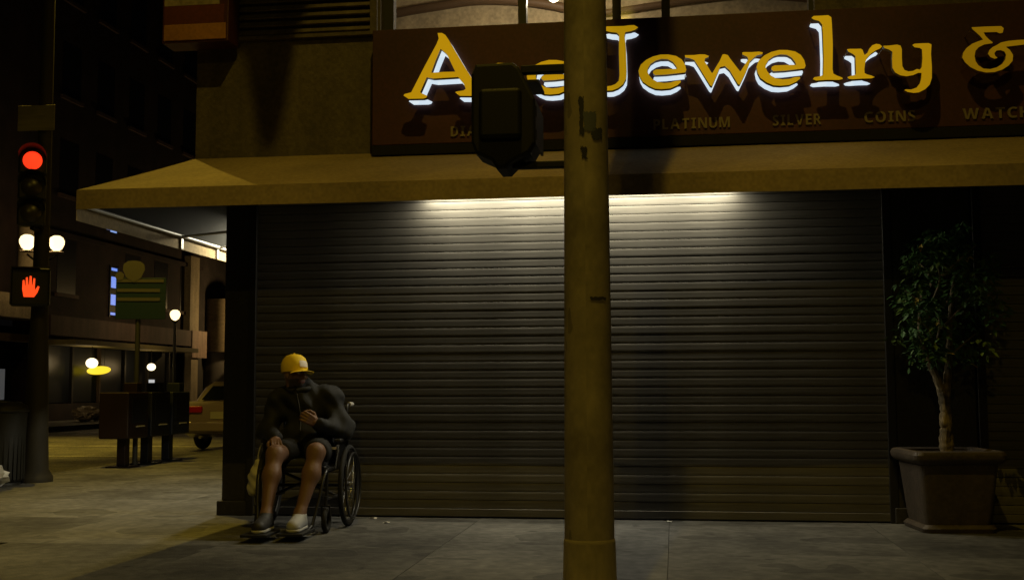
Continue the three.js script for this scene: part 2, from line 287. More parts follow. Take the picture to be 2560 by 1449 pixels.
// ------------------------------------------------------------------ the shop sign: gold letters standing off a maroon panel, white lamps behind most of them
{
  const s = thing('shop_sign', 'long maroon shop sign with gold raised letters and white light behind them', 'sign');
  part('panel', box(-2.46, 4.6, 3.07, 4.05, 0.004, 0.18, 0.006), M.signPanel, s);
  part('bottom_trim', box(-2.46, 4.6, 2.985, 3.068, 0.004, 0.184, 0.004), M.black, s);
  const OUT = {"A":[[[-1859,3932],[-1823,3931],[-1795,3913],[-1772,3878],[-1654,3672],[-1514,3444],[-1492,3427],[-1474,3417],[-1487,3400],[-1595,3403],[-1677,3407],[-1713,3436],[-1704,3442],[-1645,3449],[-1627,3462],[-1645,3508],[-1690,3562],[-1895,3558],[-1950,3570],[-2004,3449],[-1995,3442],[-1945,3417],[-1954,3402],[-1977,3396],[-2100,3398],[-2141,3427],[-2132,3438],[-2077,3450],[-1973,3649],[-1868,3841],[-1850,3886]],[[-1836,3801],[-1809,3779],[-1781,3750],[-1713,3606],[-1813,3608],[-1913,3605],[-1877,3704]]],"c":[[[-1183,3576],[-1201,3613],[-1237,3646],[-1299,3660],[-1362,3663],[-1425,3650],[-1479,3625],[-1524,3586],[-1542,3537],[-1533,3491],[-1511,3449],[-1461,3411],[-1408,3387],[-1354,3380],[-1282,3384],[-1228,3407],[-1197,3433],[-1202,3444],[-1237,3443],[-1282,3431],[-1336,3429],[-1390,3440],[-1430,3464],[-1457,3497],[-1470,3529],[-1466,3556],[-1443,3592],[-1403,3617],[-1353,3629],[-1304,3624],[-1264,3604],[-1228,3569],[-1201,3563]]],"e1":[[[-755,3518],[-746,3538],[-757,3583],[-783,3625],[-827,3653],[-889,3667],[-951,3670],[-1013,3657],[-1067,3632],[-1112,3593],[-1130,3544],[-1121,3499],[-1099,3458],[-1050,3420],[-997,3395],[-944,3389],[-873,3393],[-820,3415],[-789,3441],[-793,3452],[-829,3451],[-873,3440],[-926,3437],[-979,3448],[-1019,3472],[-1045,3505],[-1058,3537],[-1054,3564],[-1031,3599],[-991,3624],[-942,3636],[-894,3631],[-854,3607],[-828,3573],[-819,3547],[-907,3550],[-987,3550],[-1010,3540],[-1014,3522],[-996,3505],[-908,3506]]],"J":[[[-497,3889],[-514,3904],[-510,3917],[-483,3922],[-352,3919],[-313,3923],[-269,3923],[-239,3904],[-261,3887],[-296,3876],[-339,3871],[-346,3842],[-337,3743],[-334,3564],[-339,3493],[-362,3450],[-401,3420],[-445,3404],[-484,3403],[-528,3412],[-554,3433],[-549,3448],[-532,3454],[-488,3437],[-458,3440],[-423,3452],[-396,3478],[-389,3522],[-392,3701],[-390,3835],[-392,3853],[-409,3870],[-453,3876]]],"e2":[[[126,3525],[135,3545],[125,3590],[99,3631],[57,3659],[-3,3673],[-64,3675],[-125,3662],[-177,3638],[-221,3600],[-239,3552],[-231,3507],[-209,3466],[-162,3429],[-111,3404],[-59,3398],[10,3402],[62,3424],[92,3449],[88,3461],[54,3460],[11,3448],[-41,3446],[-93,3457],[-131,3481],[-157,3513],[-169,3544],[-165,3571],[-143,3605],[-103,3630],[-56,3642],[-8,3637],[30,3614],[56,3579],[64,3555],[-22,3557],[-100,3557],[-122,3547],[-126,3529],[-109,3513],[-23,3514]]],"w":[[[126,3662],[198,3660],[243,3664],[282,3661],[312,3648],[304,3639],[281,3630],[278,3607],[292,3583],[329,3516],[336,3509],[395,3605],[418,3655],[434,3657],[459,3648],[475,3621],[550,3515],[556,3518],[616,3609],[608,3630],[572,3649],[570,3663],[581,3667],[642,3664],[697,3666],[727,3659],[724,3646],[682,3638],[654,3616],[629,3592],[597,3513],[548,3412],[542,3410],[532,3416],[471,3527],[435,3563],[397,3556],[333,3409],[327,3407],[316,3416],[230,3569],[198,3622],[164,3637],[128,3645]]],"e3":[[[1042,3519],[1051,3539],[1041,3585],[1016,3626],[974,3655],[914,3669],[853,3672],[792,3659],[740,3634],[695,3595],[677,3546],[685,3500],[705,3458],[752,3420],[804,3395],[856,3389],[925,3393],[977,3416],[1008,3441],[1004,3453],[969,3452],[926,3440],[874,3438],[822,3449],[784,3473],[759,3506],[746,3538],[751,3565],[774,3601],[813,3626],[861,3638],[909,3633],[947,3609],[972,3574],[980,3549],[894,3551],[816,3551],[794,3541],[789,3523],[806,3506],[893,3507]]],"l":[[[1105,3917],[1121,3930],[1181,3930],[1231,3931],[1254,3914],[1257,3866],[1260,3697],[1253,3506],[1258,3468],[1283,3452],[1324,3434],[1328,3424],[1300,3418],[1214,3422],[1127,3420],[1104,3431],[1114,3445],[1155,3450],[1183,3461],[1189,3605],[1187,3797],[1184,3860],[1162,3890],[1120,3904]]],"r":[[[1367,3655],[1390,3657],[1436,3655],[1469,3655],[1482,3646],[1488,3625],[1496,3604],[1518,3620],[1532,3651],[1556,3678],[1586,3688],[1612,3682],[1628,3666],[1614,3652],[1581,3638],[1547,3615],[1513,3579],[1499,3545],[1491,3493],[1492,3462],[1510,3451],[1542,3441],[1565,3428],[1542,3420],[1476,3421],[1403,3419],[1374,3423],[1364,3436],[1384,3444],[1421,3451],[1428,3464],[1428,3548],[1428,3600],[1409,3618],[1376,3637]]],"y":[[[1638,3670],[1680,3670],[1739,3675],[1765,3666],[1774,3637],[1772,3568],[1774,3505],[1789,3474],[1818,3462],[1851,3464],[1880,3478],[1903,3472],[1917,3492],[1925,3561],[1924,3630],[1908,3643],[1869,3650],[1854,3668],[1870,3676],[1926,3677],[1974,3676],[1994,3665],[1988,3593],[1991,3489],[1988,3403],[1971,3353],[1937,3320],[1891,3297],[1852,3294],[1807,3304],[1784,3319],[1797,3323],[1833,3320],[1873,3333],[1900,3366],[1911,3407],[1915,3448],[1889,3449],[1853,3433],[1804,3426],[1758,3435],[1720,3459],[1701,3495],[1700,3571],[1705,3622],[1679,3641],[1647,3653]]],"amp":[[[2293,3785],[2386,3786],[2508,3784],[2525,3767],[2517,3734],[2496,3730],[2473,3742],[2377,3743],[2390,3715],[2416,3684],[2443,3661],[2439,3656],[2381,3649],[2339,3629],[2314,3601],[2306,3562],[2312,3521],[2331,3488],[2367,3461],[2415,3455],[2463,3466],[2504,3491],[2529,3526],[2536,3562],[2525,3588],[2498,3600],[2468,3598],[2450,3577],[2456,3555],[2472,3540],[2452,3535],[2422,3549],[2406,3575],[2417,3604],[2441,3625],[2469,3638],[2500,3657],[2552,3667],[2620,3671],[2694,3672],[2700,3650],[2686,3636],[2618,3631],[2533,3624],[2563,3598],[2585,3557],[2580,3513],[2551,3478],[2503,3448],[2448,3432],[2387,3431],[2326,3448],[2272,3479],[2236,3517],[2217,3554],[2225,3591],[2250,3626],[2292,3657],[2334,3673],[2375,3686],[2349,3720],[2323,3747],[2300,3770]]]};
  const white = glow(0.72, 0.87, 1, 0.85);
  // yellow faces with an added glow in the material, weaker on the last letters
  const glowFaceMat = k => mat(0.6, 0.36, 0.02, 0.5, { emissive: C(1, 0.56, 0.006), emissiveIntensity: k });
  const gold = glowFaceMat(0.36), goldMid = glowFaceMat(0.27), goldDim = glowFaceMat(0.13);
  for (const [k, rings] of Object.entries(OUT)) {
    const sh = poly(rings[0], 0.001); if (rings[1]) sh.holes.push(poly(rings[1], 0.001));
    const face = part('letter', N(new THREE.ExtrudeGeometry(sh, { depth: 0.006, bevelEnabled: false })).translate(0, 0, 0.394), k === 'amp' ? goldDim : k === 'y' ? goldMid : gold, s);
    part('return', N(new THREE.ExtrudeGeometry(sh, { depth: 0.055, bevelEnabled: false })).translate(0, 0, 0.3385), M.goldEdge, face);
    if (!['y', 'amp', 'c'].includes(k)) part('halo_lamp', N(new THREE.ExtrudeGeometry(sh, { depth: 0.014, bevelEnabled: false })).translate(0, 0, 0.19), white, face);
    const near = [rings[0][0]];
    part('stud', rod(V(near[0][0] * 0.001, near[0][1] * 0.001 - 0.012, 0.18), V(near[0][0] * 0.001, near[0][1] * 0.001 - 0.012, 0.34), 0.004, 0.004, 6), M.goldEdge, face);
  }
  const font = await new FontLoader().loadAsync('fonts/droid/droid_sans_bold.typeface.json');
  const dull = mat(0.24, 0.2, 0.13, 0.7);
  for (const [word, x0, x1] of [['DIAMONDS', -1.79, -1.15], ['PLATINUM', -0.13, 0.475], ['SILVER', 0.81, 1.185], ['COINS', 1.515, 1.90], ['WATCHES', 2.255, 2.9]]) {
    const gs = [...word].map(ch => new TextGeometry(ch, { font, size: 0.085, depth: 0.012, curveSegments: 4, bevelEnabled: false }));
    gs.forEach(g => g.computeBoundingBox());
    const wd = gs.map(g => g.boundingBox.max.x - g.boundingBox.min.x), gap = 0.018, tot = wd.reduce((a, q) => a + q + gap, -gap), k = (x1 - x0) / tot;
    let x = x0;
    gs.forEach((g, i) => { part('small_letter', N(g.translate(-g.boundingBox.min.x, 0, 0).scale(k, 1, 1).translate(x, 3.122, 0.182)), dull, s); x += (wd[i] + gap) * k; });
  }
}
{ // cabinet sign on the upper corner
  const s = thing('corner_sign', 'small red and orange box sign on the upper corner of the building', 'sign', [0, 0, 0]);
  const red = mat(0.16, 0.035, 0.014, 0.55, { map: T.fabric }), or = mat(0.55, 0.25, 0.05, 0.55, { map: T.fabric });
  part('cabinet', box(-4.27, -3.68, 3.98, 4.62, 0.06, 0.3, 0.01), mat(0.06, 0.015, 0.012, 0.5), s);
  part('red_panel', box(-4.25, -3.72, 4.14, 4.30, 0.3, 0.306), red, s);
  part('orange_panel', box(-4.25, -3.70, 4.0, 4.138, 0.3, 0.312, 0.004), or, s);
  part('cream_panel', box(-4.25, -3.76, 4.302, 4.6, 0.3, 0.306), M.cream, s);
  part('bracket', merge([box(-4.0, -3.95, 4.1, 4.14, 0.0, 0.07), box(-4.0, -3.95, 4.45, 4.49, 0.0, 0.07)]), M.black, s);
}

// ------------------------------------------------------------------ main lamp pole in front, with the back of a pedestrian signal
{
  const p = thing('lamp_pole', 'thick tan steel lamp pole in front of the shutter with signal box', 'pole', [-0.39, 0, 4.1]);
  const pr = []; for (let i = 0; i <= 24; i++) { const y = 0.0 + i / 24 * 9.9; pr.push([0.116 - 0.0058 * y, y]); }
  const shaft = lathe(pr, 48); { const u = shaft.attributes.uv, q = shaft.attributes.position; for (let i = 0; i < u.count; i++) { u.setXY(i, u.getX(i) * 0.7, q.getY(i)); } }
  part('shaft', shaft, M.poleSteel, p);
  part('base_cover', lathe([[0.18, 0], [0.18, 0.03], [0.125, 0.08], [0.1185, 0.365], [0.116, 0.38], [0.112, 0.383]], 40), M.poleSteel, p);
  const lum = part('luminaire', new THREE.SphereGeometry(1, 24, 14).scale(0.13, 0.075, 0.30).translate(-0.07, 9.72, 1.5), M.paleMetal, p);
  part('lens', new THREE.SphereGeometry(1, 20, 10, 0, Math.PI * 2, Math.PI / 2, Math.PI / 2).scale(0.1, 0.05, 0.2).translate(-0.07, 9.665, 1.5), glow(1, 0.62, 0.2, 6), lum);
  part('arm', tube([[0, 9.5, 0], [-0.01, 9.75, 0.2], [-0.04, 9.82, 0.8], [-0.06, 9.75, 1.25]], 0.03, 24), M.poleSteel, p);
  // peeling sticker and its residue, wrapped on the shaft
  const patch = (a0, a1, y0, y1, m, nm, jag) => {
    const pos = [], idx = [], nu = 16, nv = 22;
    for (let j = 0; j <= nv; j++) for (let i = 0; i <= nu; i++) {
      const e = jag * 2.2 * (fbm(2, j * 0.45 + a0 * 9, i < nu / 2 ? 1.5 : 7.5, 64, 3) - 0.5) * Math.abs(i / nu - 0.5) * 2, t = a0 + (a1 - a0) * i / nu + e, y = y0 + (y1 - y0) * j / nv + jag * 0.3 * (fbm(4, i * 0.5 + a1 * 5, j < nv / 2 ? 2.5 : 9.5, 64, 3) - 0.5) * Math.abs(j / nv - 0.5) * 2, R = 0.116 - 0.0058 * y + 0.0018;
      pos.push(R * Math.sin(t), y, R * Math.cos(t));
    }
    for (let j = 0; j < nv; j++) for (let i = 0; i < nu; i++) { const q = j * (nu + 1) + i; idx.push(q, q + 1, q + nu + 2, q, q + nu + 2, q + nu + 1); }
    const g = new THREE.BufferGeometry(); g.setAttribute('position', new THREE.Float32BufferAttribute(pos, 3)); g.setIndex(idx); g.computeVertexNormals();
    return part(nm, N(g), m, p);
  };
  patch(-0.02, 0.55, 2.24, 2.33, mat(0.16, 0.18, 0.21, 0.6), 'sticker', 0.1);
  patch(-0.22, -0.02, 2.22, 2.40, mat(0.06, 0.06, 0.055, 0.8), 'glue_residue', 0.1);
  patch(0.35, 0.85, 2.2, 2.255, mat(0.07, 0.075, 0.08, 0.8), 'glue_residue', 0.12);
  patch(-0.12, 0.12, 2.11, 2.165, mat(0.05, 0.048, 0.04, 0.8), 'glue_residue', 0.12);
  patch(0.2, 0.95, 1.46, 1.475, mat(0.07, 0.065, 0.05, 0.8), 'glue_residue', 0.05);
  // pedestrian signal seen from behind (local coordinates: subtract the pole's x, z)
  const X = x => x + 0.39;
  const o = [[-0.925, 2.54], [-0.905, 2.585], [-0.73, 2.588], [-0.70, 2.565], [-0.625, 2.41], [-0.622, 2.20], [-0.65, 2.155], [-0.735, 2.115], [-0.765, 2.085], [-0.805, 2.085], [-0.83, 2.125], [-0.905, 2.16], [-0.925, 2.21]].map(q => [X(q[0]), q[1]]);
  const bx = part('pedestrian_signal', N(new THREE.ExtrudeGeometry(poly(o), { depth: 0.2, bevelEnabled: true, bevelSize: 0.016, bevelThickness: 0.02, bevelSegments: 3, bevelOffset: -0.014 })).translate(0, 0, -0.16), M.signal, p);
  part('rear_cover', new RoundedBoxGeometry(0.2, 0.24, 0.05, 3, 0.022).translate(X(-0.785), 2.34, 0.07), M.signal, bx);
  for (const y of [2.22, 2.33]) part('hinge', rod(V(X(-0.63), y, 0.03), V(X(-0.63), y + 0.05, 0.03), 0.012), M.signal, bx);
  part('visor', merge([box(X(-0.92), X(-0.63), 2.55, 2.562, -0.42, -0.17), box(X(-0.92), X(-0.908), 2.22, 2.55, -0.36, -0.17), box(X(-0.642), X(-0.63), 2.22, 2.42, -0.36, -0.17)]), M.signal, bx);
  part('bracket_arm', box(X(-0.70), -0.06, 2.552, 2.592, -0.06, -0.015, 0.006), M.signal, p);
  part('bracket_arm', box(X(-0.74), -0.06, 2.095, 2.128, -0.06, -0.015, 0.006), M.signal, p);
  spot(p, [-0.07, 9.6, 1.5], [-1.3, 0, -1.5], SODIUM, 42, 60, 0.9, 0.022);
}
{ // matching street lamp on the viewer's side of the street, out of frame: it lights the pole and the shop from the front
  const p = thing('lamp_pole', 'street lamp across the road behind the viewer lighting the shop front', 'pole', [-1.05, -0.15, 18.2]);
  part('shaft', lathe([[0.11, 0], [0.06, 9.4]], 32), M.poleSteel, p);
  part('base_cover', lathe([[0.2, 0], [0.2, 0.03], [0.14, 0.10], [0.128, 0.36], [0.11, 0.39]], 32), M.poleSteel, p);
  part('arm', tube([[0, 9.3, 0], [0, 9.62, -0.3], [0, 9.7, -1.0]], 0.03, 16), M.poleSteel, p);
  const lum = part('luminaire', new THREE.SphereGeometry(1, 24, 14).scale(0.13, 0.075, 0.30).translate(0, 9.68, -1.25), M.paleMetal, p);
  part('lens', new THREE.SphereGeometry(1, 20, 10, 0, Math.PI * 2, Math.PI / 2, Math.PI / 2).scale(0.1, 0.05, 0.2).translate(0, 9.625, -1.25), glow(1, 0.62, 0.2, 6), lum);
  spot(p, [0, 9.56, -1.25], [0, 0, -12], SODIUM, 27, 65, 0.7, 0.08);
}
{ // tall street lamp round the corner, hidden by the shop: it lights the side street
  const p = thing('lamp_pole', 'tall lamp hidden round the shop corner lighting the side street', 'pole', [-7.45, 0, -17.2]);
  part('shaft', lathe([[0.12, 0], [0.06, 11.9]], 24), M.poleSteel, p);
  part('arm', tube([[0, 11.8, 0], [-0.6, 12.15, 0.3], [-6.6, 12.25, 3.4]], 0.035, 24), M.poleSteel, p);
  const lum = part('luminaire', new THREE.SphereGeometry(1, 24, 14).scale(0.32, 0.08, 0.14).translate(-6.8, 12.22, 3.5), M.paleMetal, p);
  part('lens', new THREE.SphereGeometry(1, 20, 10, 0, Math.PI * 2, Math.PI / 2, Math.PI / 2).scale(0.22, 0.05, 0.1).translate(-6.8, 12.165, 3.5), glow(1, 0.68, 0.2, 6), lum);
  spot(p, [-6.8, 12.1, 3.5], [-6.8, 0, 4.2], SODIUM, 420, 27, 0.45, 0.08);
}
{ // unseen banner added only to cast a wedge shadow on the wall beside the louvre
  const b = thing('added_shadow_banner', 'unseen rolled banner added high by the lamp pole to cast a wedge shadow', 'banner', [0, 0, 0]);
  part('shadow_banner_arm', rod(V(-0.45, 8.62, 4.1), V(-1.46, 8.62, 4.1), 0.014), M.signal, b);
  part('cloth', lathe([[0.004, 7.86], [0.024, 7.9], [0.04, 8.0], [0.06, 8.13], [0.085, 8.16], [0.1, 8.24], [0.1, 8.56], [0.03, 8.62]], 14).translate(-1.25, 0, 4.1), mat(0.05, 0.05, 0.06, 0.9), b);  // tapered to give the added shadow its wedge outline
}

// ------------------------------------------------------------------ signal pole at the left corner
{
  const p = thing('traffic_signal_pole', 'dark signal pole at left with red light and orange hand lit', 'signal pole', [-7.28, 0, -3.1]);
  part('pole', lathe([[0.2, 0], [0.2, 0.06], [0.15, 0.14], [0.135, 0.5], [0.12, 1.2], [0.09, 2.1], [0.078, 4.4], [0.06, 7.9]], 28), mat(0.035, 0.032, 0.022, 0.75, { map: T.pole }), p);
  // heads hang on the street side of the pole, turned to the viewer's street
  const hd = part('signal_head', merge([0, 1, 2].map(i => new RoundedBoxGeometry(0.30, 0.298, 0.2, 3, 0.03).translate(0, -i * 0.30, -0.09))), M.signal, p);
  hd.position.set(0.02, 3.67, 0.28); hd.rotation.y = 0.5;
  part('red_lens', new THREE.SphereGeometry(0.16, 28, 12, 0, Math.PI * 2, 0, Math.PI / 4).rotateX(Math.PI / 2).scale(0.93, 0.93, 0.6).translate(0, 0, -0.045), glow(1, 0.028, 0.008, 1.25), hd);
  part('bulb_glow', new THREE.SphereGeometry(0.05, 16, 10).scale(1, 1.2, 0.3).translate(0.05, -0.03, -0.005), glow(1, 0.3, 0.02, 1.6), hd);
  for (const i of [1, 2]) part('dark_lens', new THREE.SphereGeometry(0.16, 24, 10, 0, Math.PI * 2, 0, Math.PI / 4).rotateX(Math.PI / 2).scale(1, 1, 0.6).translate(0, -i * 0.30, -0.045), mat(0.03, 0.025, 0.01, 0.3), hd);
  for (let i = 0; i < 3; i++) part('visor', new THREE.CylinderGeometry(0.15, 0.15, 0.2, 24, 1, true, Math.PI / 2 + 0.2, Math.PI - 0.4).rotateX(Math.PI / 2).rotateX(-0.16).translate(0, -i * 0.30 + 0.012, 0.1), M.signal, hd);
  part('bracket', rod(V(0, 3.9, 0), V(0.0, 3.86, 0.22), 0.025), M.signal, p); part('bracket', rod(V(0, 2.88, 0), V(0.0, 2.9, 0.22), 0.025), M.signal, p);
  const ps = part('pedestrian_signal', new RoundedBoxGeometry(0.42, 0.44, 0.2, 3, 0.03).translate(0, 0, -0.1), M.signal, p);
  ps.position.set(0.05, 2.22, 0.3); ps.rotation.y = 0.5;
  const hs = new THREE.Shape(); // raised hand, palm forward
  [[-0.075, -0.12], [-0.095, -0.02], [-0.092, 0.085], [-0.072, 0.09], [-0.062, 0.02], [-0.055, 0.02], [-0.055, 0.12], [-0.032, 0.125], [-0.022, 0.03], [-0.014, 0.03], [-0.01, 0.14], [0.014, 0.14], [0.02, 0.03], [0.027, 0.028], [0.036, 0.115], [0.058, 0.11], [0.055, 0.0], [0.062, -0.03], [0.09, 0.02], [0.112, 0.01], [0.09, -0.06], [0.05, -0.12]].forEach((q, i) => i ? hs.lineTo(...q) : hs.moveTo(...q));
  part('hand_symbol', N(new THREE.ExtrudeGeometry(hs, { depth: 0.004, bevelEnabled: false })).scale(0.88, 0.92, 1).translate(0, -0.01, 0.002), glow(1, 0.045, 0.006, 1.2), ps);
  part('visor', merge([box(-0.21, 0.21, 0.21, 0.22, 0, 0.07), box(-0.21, -0.2, -0.21, 0.21, 0, 0.06), box(0.2, 0.21, -0.21, 0.21, 0, 0.06)]), M.signal, ps);
  part('signal_bracket', rod(V(0, 2.3, 0), V(0.04, 2.3, 0.2), 0.025), M.signal, p); part('signal_bracket', rod(V(0, 2.1, 0), V(0.04, 2.1, 0.2), 0.025), M.signal, p);
  part('street_sign_plate', box(-0.28, 0.18, 4.06, 4.36, 0.105, 0.117, 0.004), mat(0.3, 0.27, 0.16, 0.6, { map: T.metal }), p);
  const lum = part('luminaire', new THREE.SphereGeometry(1, 24, 14).scale(0.13, 0.075, 0.28).translate(0.1, 8.0, -0.6), M.paleMetal, p);
  part('lens', new THREE.SphereGeometry(1, 20, 10, 0, Math.PI * 2, Math.PI / 2, Math.PI / 2).scale(0.1, 0.05, 0.2).translate(0.1, 7.95, -0.6), glow(1, 0.62, 0.2, 6), lum);
  part('arm', tube([[0, 7.8, 0], [0.03, 7.98, -0.1], [0.08, 8.0, -0.4]], 0.03, 16), M.poleSteel, p);
  spot(p, [0.1, 7.88, -0.6], [0.5, 0, -0.6], SODIUM, 86, 66, 0.6, 0.03);
}
{
  const b = thing('litter_bin', 'black street litter bin at the left edge beside the signal pole', 'bin', [-7.45, 0, -2.72]);
  const m = mat(0.015, 0.016, 0.016, 0.5);
  part('body', N(new THREE.CylinderGeometry(0.25, 0.21, 0.76, 28, 1)).translate(0, 0.42, 0), m, b);
  for (let i = 0; i < 28; i++) { const a = i / 28 * Math.PI * 2; part('slat', box(-0.018, 0.018, 0.06, 0.8, 0.215, 0.235), m, b).rotation.y = a; }
  part('rim', new THREE.TorusGeometry(0.25, 0.022, 8, 30).rotateX(Math.PI / 2).translate(0, 0.82, 0), m, b);
  part('lid', lathe([[0.26, 0.83], [0.24, 0.88], [0.16, 0.92], [0.13, 0.92], [0.125, 0.85]], 28), m, b);
  part('foot', N(new THREE.CylinderGeometry(0.19, 0.2, 0.05, 24)).translate(0, 0.025, 0), m, b);
}
function crumple(r, sx, sy, sz, det, s) {
  const g = mergeVertices(new THREE.IcosahedronGeometry(r, det).deleteAttribute('uv').deleteAttribute('normal')); const p = g.attributes.position; let q = s;
  for (let i = 0; i < p.count; i++) { q = (q * 1664525 + 1013904223) >>> 0; const k = 0.72 + 0.5 * (q / 4294967296); p.setXYZ(i, p.getX(i) * k * sx, p.getY(i) * k * sy, p.getZ(i) * k * sz); }
  const n = g.toNonIndexed(); n.computeVertexNormals(); n.computeBoundingBox(); return n.translate(0, -n.boundingBox.min.y, 0);
}
{ const o = single('paper_bag', crumple(0.17, 1.2, 0.7, 0.9, 2, 5), mat(0.72, 0.72, 0.7, 0.7), 'crumpled white paper bag lying at the foot of the litter bin', 'litter'); o.position.set(-7.33, 0, -2.30); }
[[-2.44, 0.14, 'tiny paper scrap on the pavement right of the wheelchair wheel'], [-2.26, 0.42, 'paper scrap on the pavement nearest the wheelchair'], [-0.05, 0.12, 'small paper scrap against the shutter foot right of the lamp pole']].forEach(([x, z, l], i) => {
  const g = sheet([[-0.03, 0.004, -0.012], [0.03, 0.009, -0.016], [0.034, 0.004, 0.012], [-0.026, 0.012, 0.016]], 4, 3, 0.001, (u, v) => 0.005 * Math.sin(u * 6 + i) * Math.sin(v * 5));
  const o = single('paper_scrap', g, mat(0.7, 0.68, 0.62, 0.8), l, 'litter', 'paper scraps on the pavement'); o.position.set(x, 0.002, z); o.rotation.y = i * 1.1;
});

// ------------------------------------------------------------------ across the side street
const FX = -20; // facade plane
function winBox(z0, z1, y0, y1, d0, d1) { return box(FX + d0, FX + d1, y0, y1, z1, z0); } // z0 > z1
{
  const b = thing('brick_building', 'tall dark brick building across the side street with blue lit windows', 'building');
  part('wall', merge([winBox(-25, -37.6, 3.4, 26, -0.6, 0), winBox(-25, -25.6, 0, 3.4, -0.6, 0), winBox(-37, -37.6, 0, 3.4, -0.6, 0)]), M.brick, b);
  part('back_wall', winBox(-25, -37.6, 0, 3.4, -5, -4.8), M.brick, b);
  part('fascia', winBox(-25.1, -37.5, 2.76, 3.4, -0.3, 0.35), M.fascia, b);
  part('canopy', winBox(-25.3, -35.0, 2.46, 2.62, 0.0, 1.1), mat(0.2, 0.17, 0.06, 0.8, { map: T.fabric }), b);
  part('stall_riser', winBox(-25.6, -37, 0, 0.55, -0.4, -0.1), M.brick, b);
  for (let i = 0; i < 6; i++) {
    const z0 = -25.6 - i * 1.9, z1 = z0 - 1.9;
    part('shop_pane', winBox(z0 - 0.05, z1 + 0.05, 0.58, 2.7, -0.28, -0.27), M.darkGlass, b);
    part('shop_mullion', winBox(z1 + 0.05, z1 - 0.05, 0.55, 2.76, -0.35, -0.16), i === 1 ? M.fascia : M.frame, b);
  }
  const blue = glow(0.09, 0.22, 0.75, 1.1), blueW = glow(0.25, 0.42, 0.9, 0.8);
  const fr = part('window_frame', merge([winBox(-29.55, -29.62, 3.6, 5.45, 0.0, 0.05), winBox(-30.16, -30.23, 3.6, 5.45, 0.0, 0.05)]), M.frame, b);
  for (const [y0, y1] of [[5.28, 5.38], [4.66, 5.06], [4.04, 4.42], [3.68, 3.77]]) part('lit_pane', winBox(-29.64, -30.14, y0, y1, 0.004, 0.012), blue, fr);
  for (const [y0, y1] of [[5.08, 5.26], [4.44, 4.64], [3.79, 4.02]]) part('blind', winBox(-29.64, -30.14, y0, y1, 0.004, 0.03), M.frame, fr);
  const f2 = part('window_frame', winBox(-29.2, -30.08, 6.6, 7.05, 0.0, 0.006), M.frame, b);
  part('lit_pane', winBox(-29.55, -30.02, 6.66, 6.97, 0.008, 0.016), blueW, f2);
  part('lit_pane', winBox(-29.25, -29.5, 6.70, 6.98, 0.008, 0.016), glow(0.06, 0.12, 0.35, 0.4), f2);
  for (let r = 0; r < 5; r++) for (let i = 0; i < 5; i++) {
    if (r < 1 && i === 1) continue; const z = -26 - i * 2.4, y = 4.2 + r * 3.3;
    const w = part('window', winBox(z, z - 1.2, y, y + 1.8, 0.0, 0.01), M.darkGlass, b);
    part('sill', winBox(z + 0.1, z - 1.3, y - 0.14, y - 0.02, 0.0, 0.1), M.fascia, w);
  }
  part('cornice', winBox(-25, -37.6, 6.05, 6.2, 0.0, 0.14), M.brick, b);
  part('pilaster', winBox(-36.0, -36.9, 3.42, 6.5, 0.0, 0.28), M.cream, b);
  part('pilaster', winBox(-36.2, -36.9, 0.0, 2.74, 0.0, 0.28), M.cream, b);
  const po = part('poster', winBox(-36.05, -37.55, 2.3, 3.42, 0.36, 0.385), mat(0.5, 0.36, 0.3, 0.7, { map: T.stucco }), b);
}
{
  const b = thing('column_building', 'pale columned building at the left edge across the side street', 'building');
  part('wall', merge([winBox(-8, -25, 3.9, 20, -0.6, -0.05), winBox(-24.5, -25, 0, 3.9, -0.6, -0.05)]), M.brick, b);
  part('back_wall', winBox(-8, -25, 0, 3.9, -3, -2.8), mat(0.12, 0.11, 0.1, 0.9), b);
  part('upper_column', new THREE.CylinderGeometry(0.32, 0.34, 2.7, 24).translate(FX + 0.35, 5.25, -23.75), M.cream, b);
  part('upper_column', new THREE.CylinderGeometry(0.32, 0.34, 2.7, 24).translate(FX + 0.35, 5.25, -20.3), M.cream, b);
  part('lower_column', new THREE.CylinderGeometry(0.2, 0.22, 3.12, 24).translate(FX + 0.35, 1.56, -24.35), M.cream, b);
  part('lower_column', new THREE.CylinderGeometry(0.2, 0.22, 3.12, 24).translate(FX + 0.35, 1.56, -20.6), M.cream, b);
  part('balcony_fascia', winBox(-8, -24.1, 3.15, 3.85, -0.2, 0.8), M.cream, b);
  part('fascia_band', winBox(-8, -25, 2.5, 2.72, -0.2, 0.2), mat(0.3, 0.19, 0.05, 0.8), b);
  for (const z of [-15, -18.5, -22.1]) { const w = part('shop_window', winBox(z, z - 2, 0.6, 2.4, -0.5, -0.46), M.darkGlass, b); part('window_frame', merge([winBox(z + 0.06, z, 0.55, 2.45, -0.52, -0.4), winBox(z - 2, z - 2.06, 0.55, 2.45, -0.52, -0.4), winBox(z, z - 2, 0.5, 0.6, -0.52, -0.4)]), M.frame, w); }
  part('lit_display', winBox(-22.5, -23.9, 0.72, 1.66, -0.44, -0.43), glow(0.30, 0.32, 0.34, 0.14), b);
}
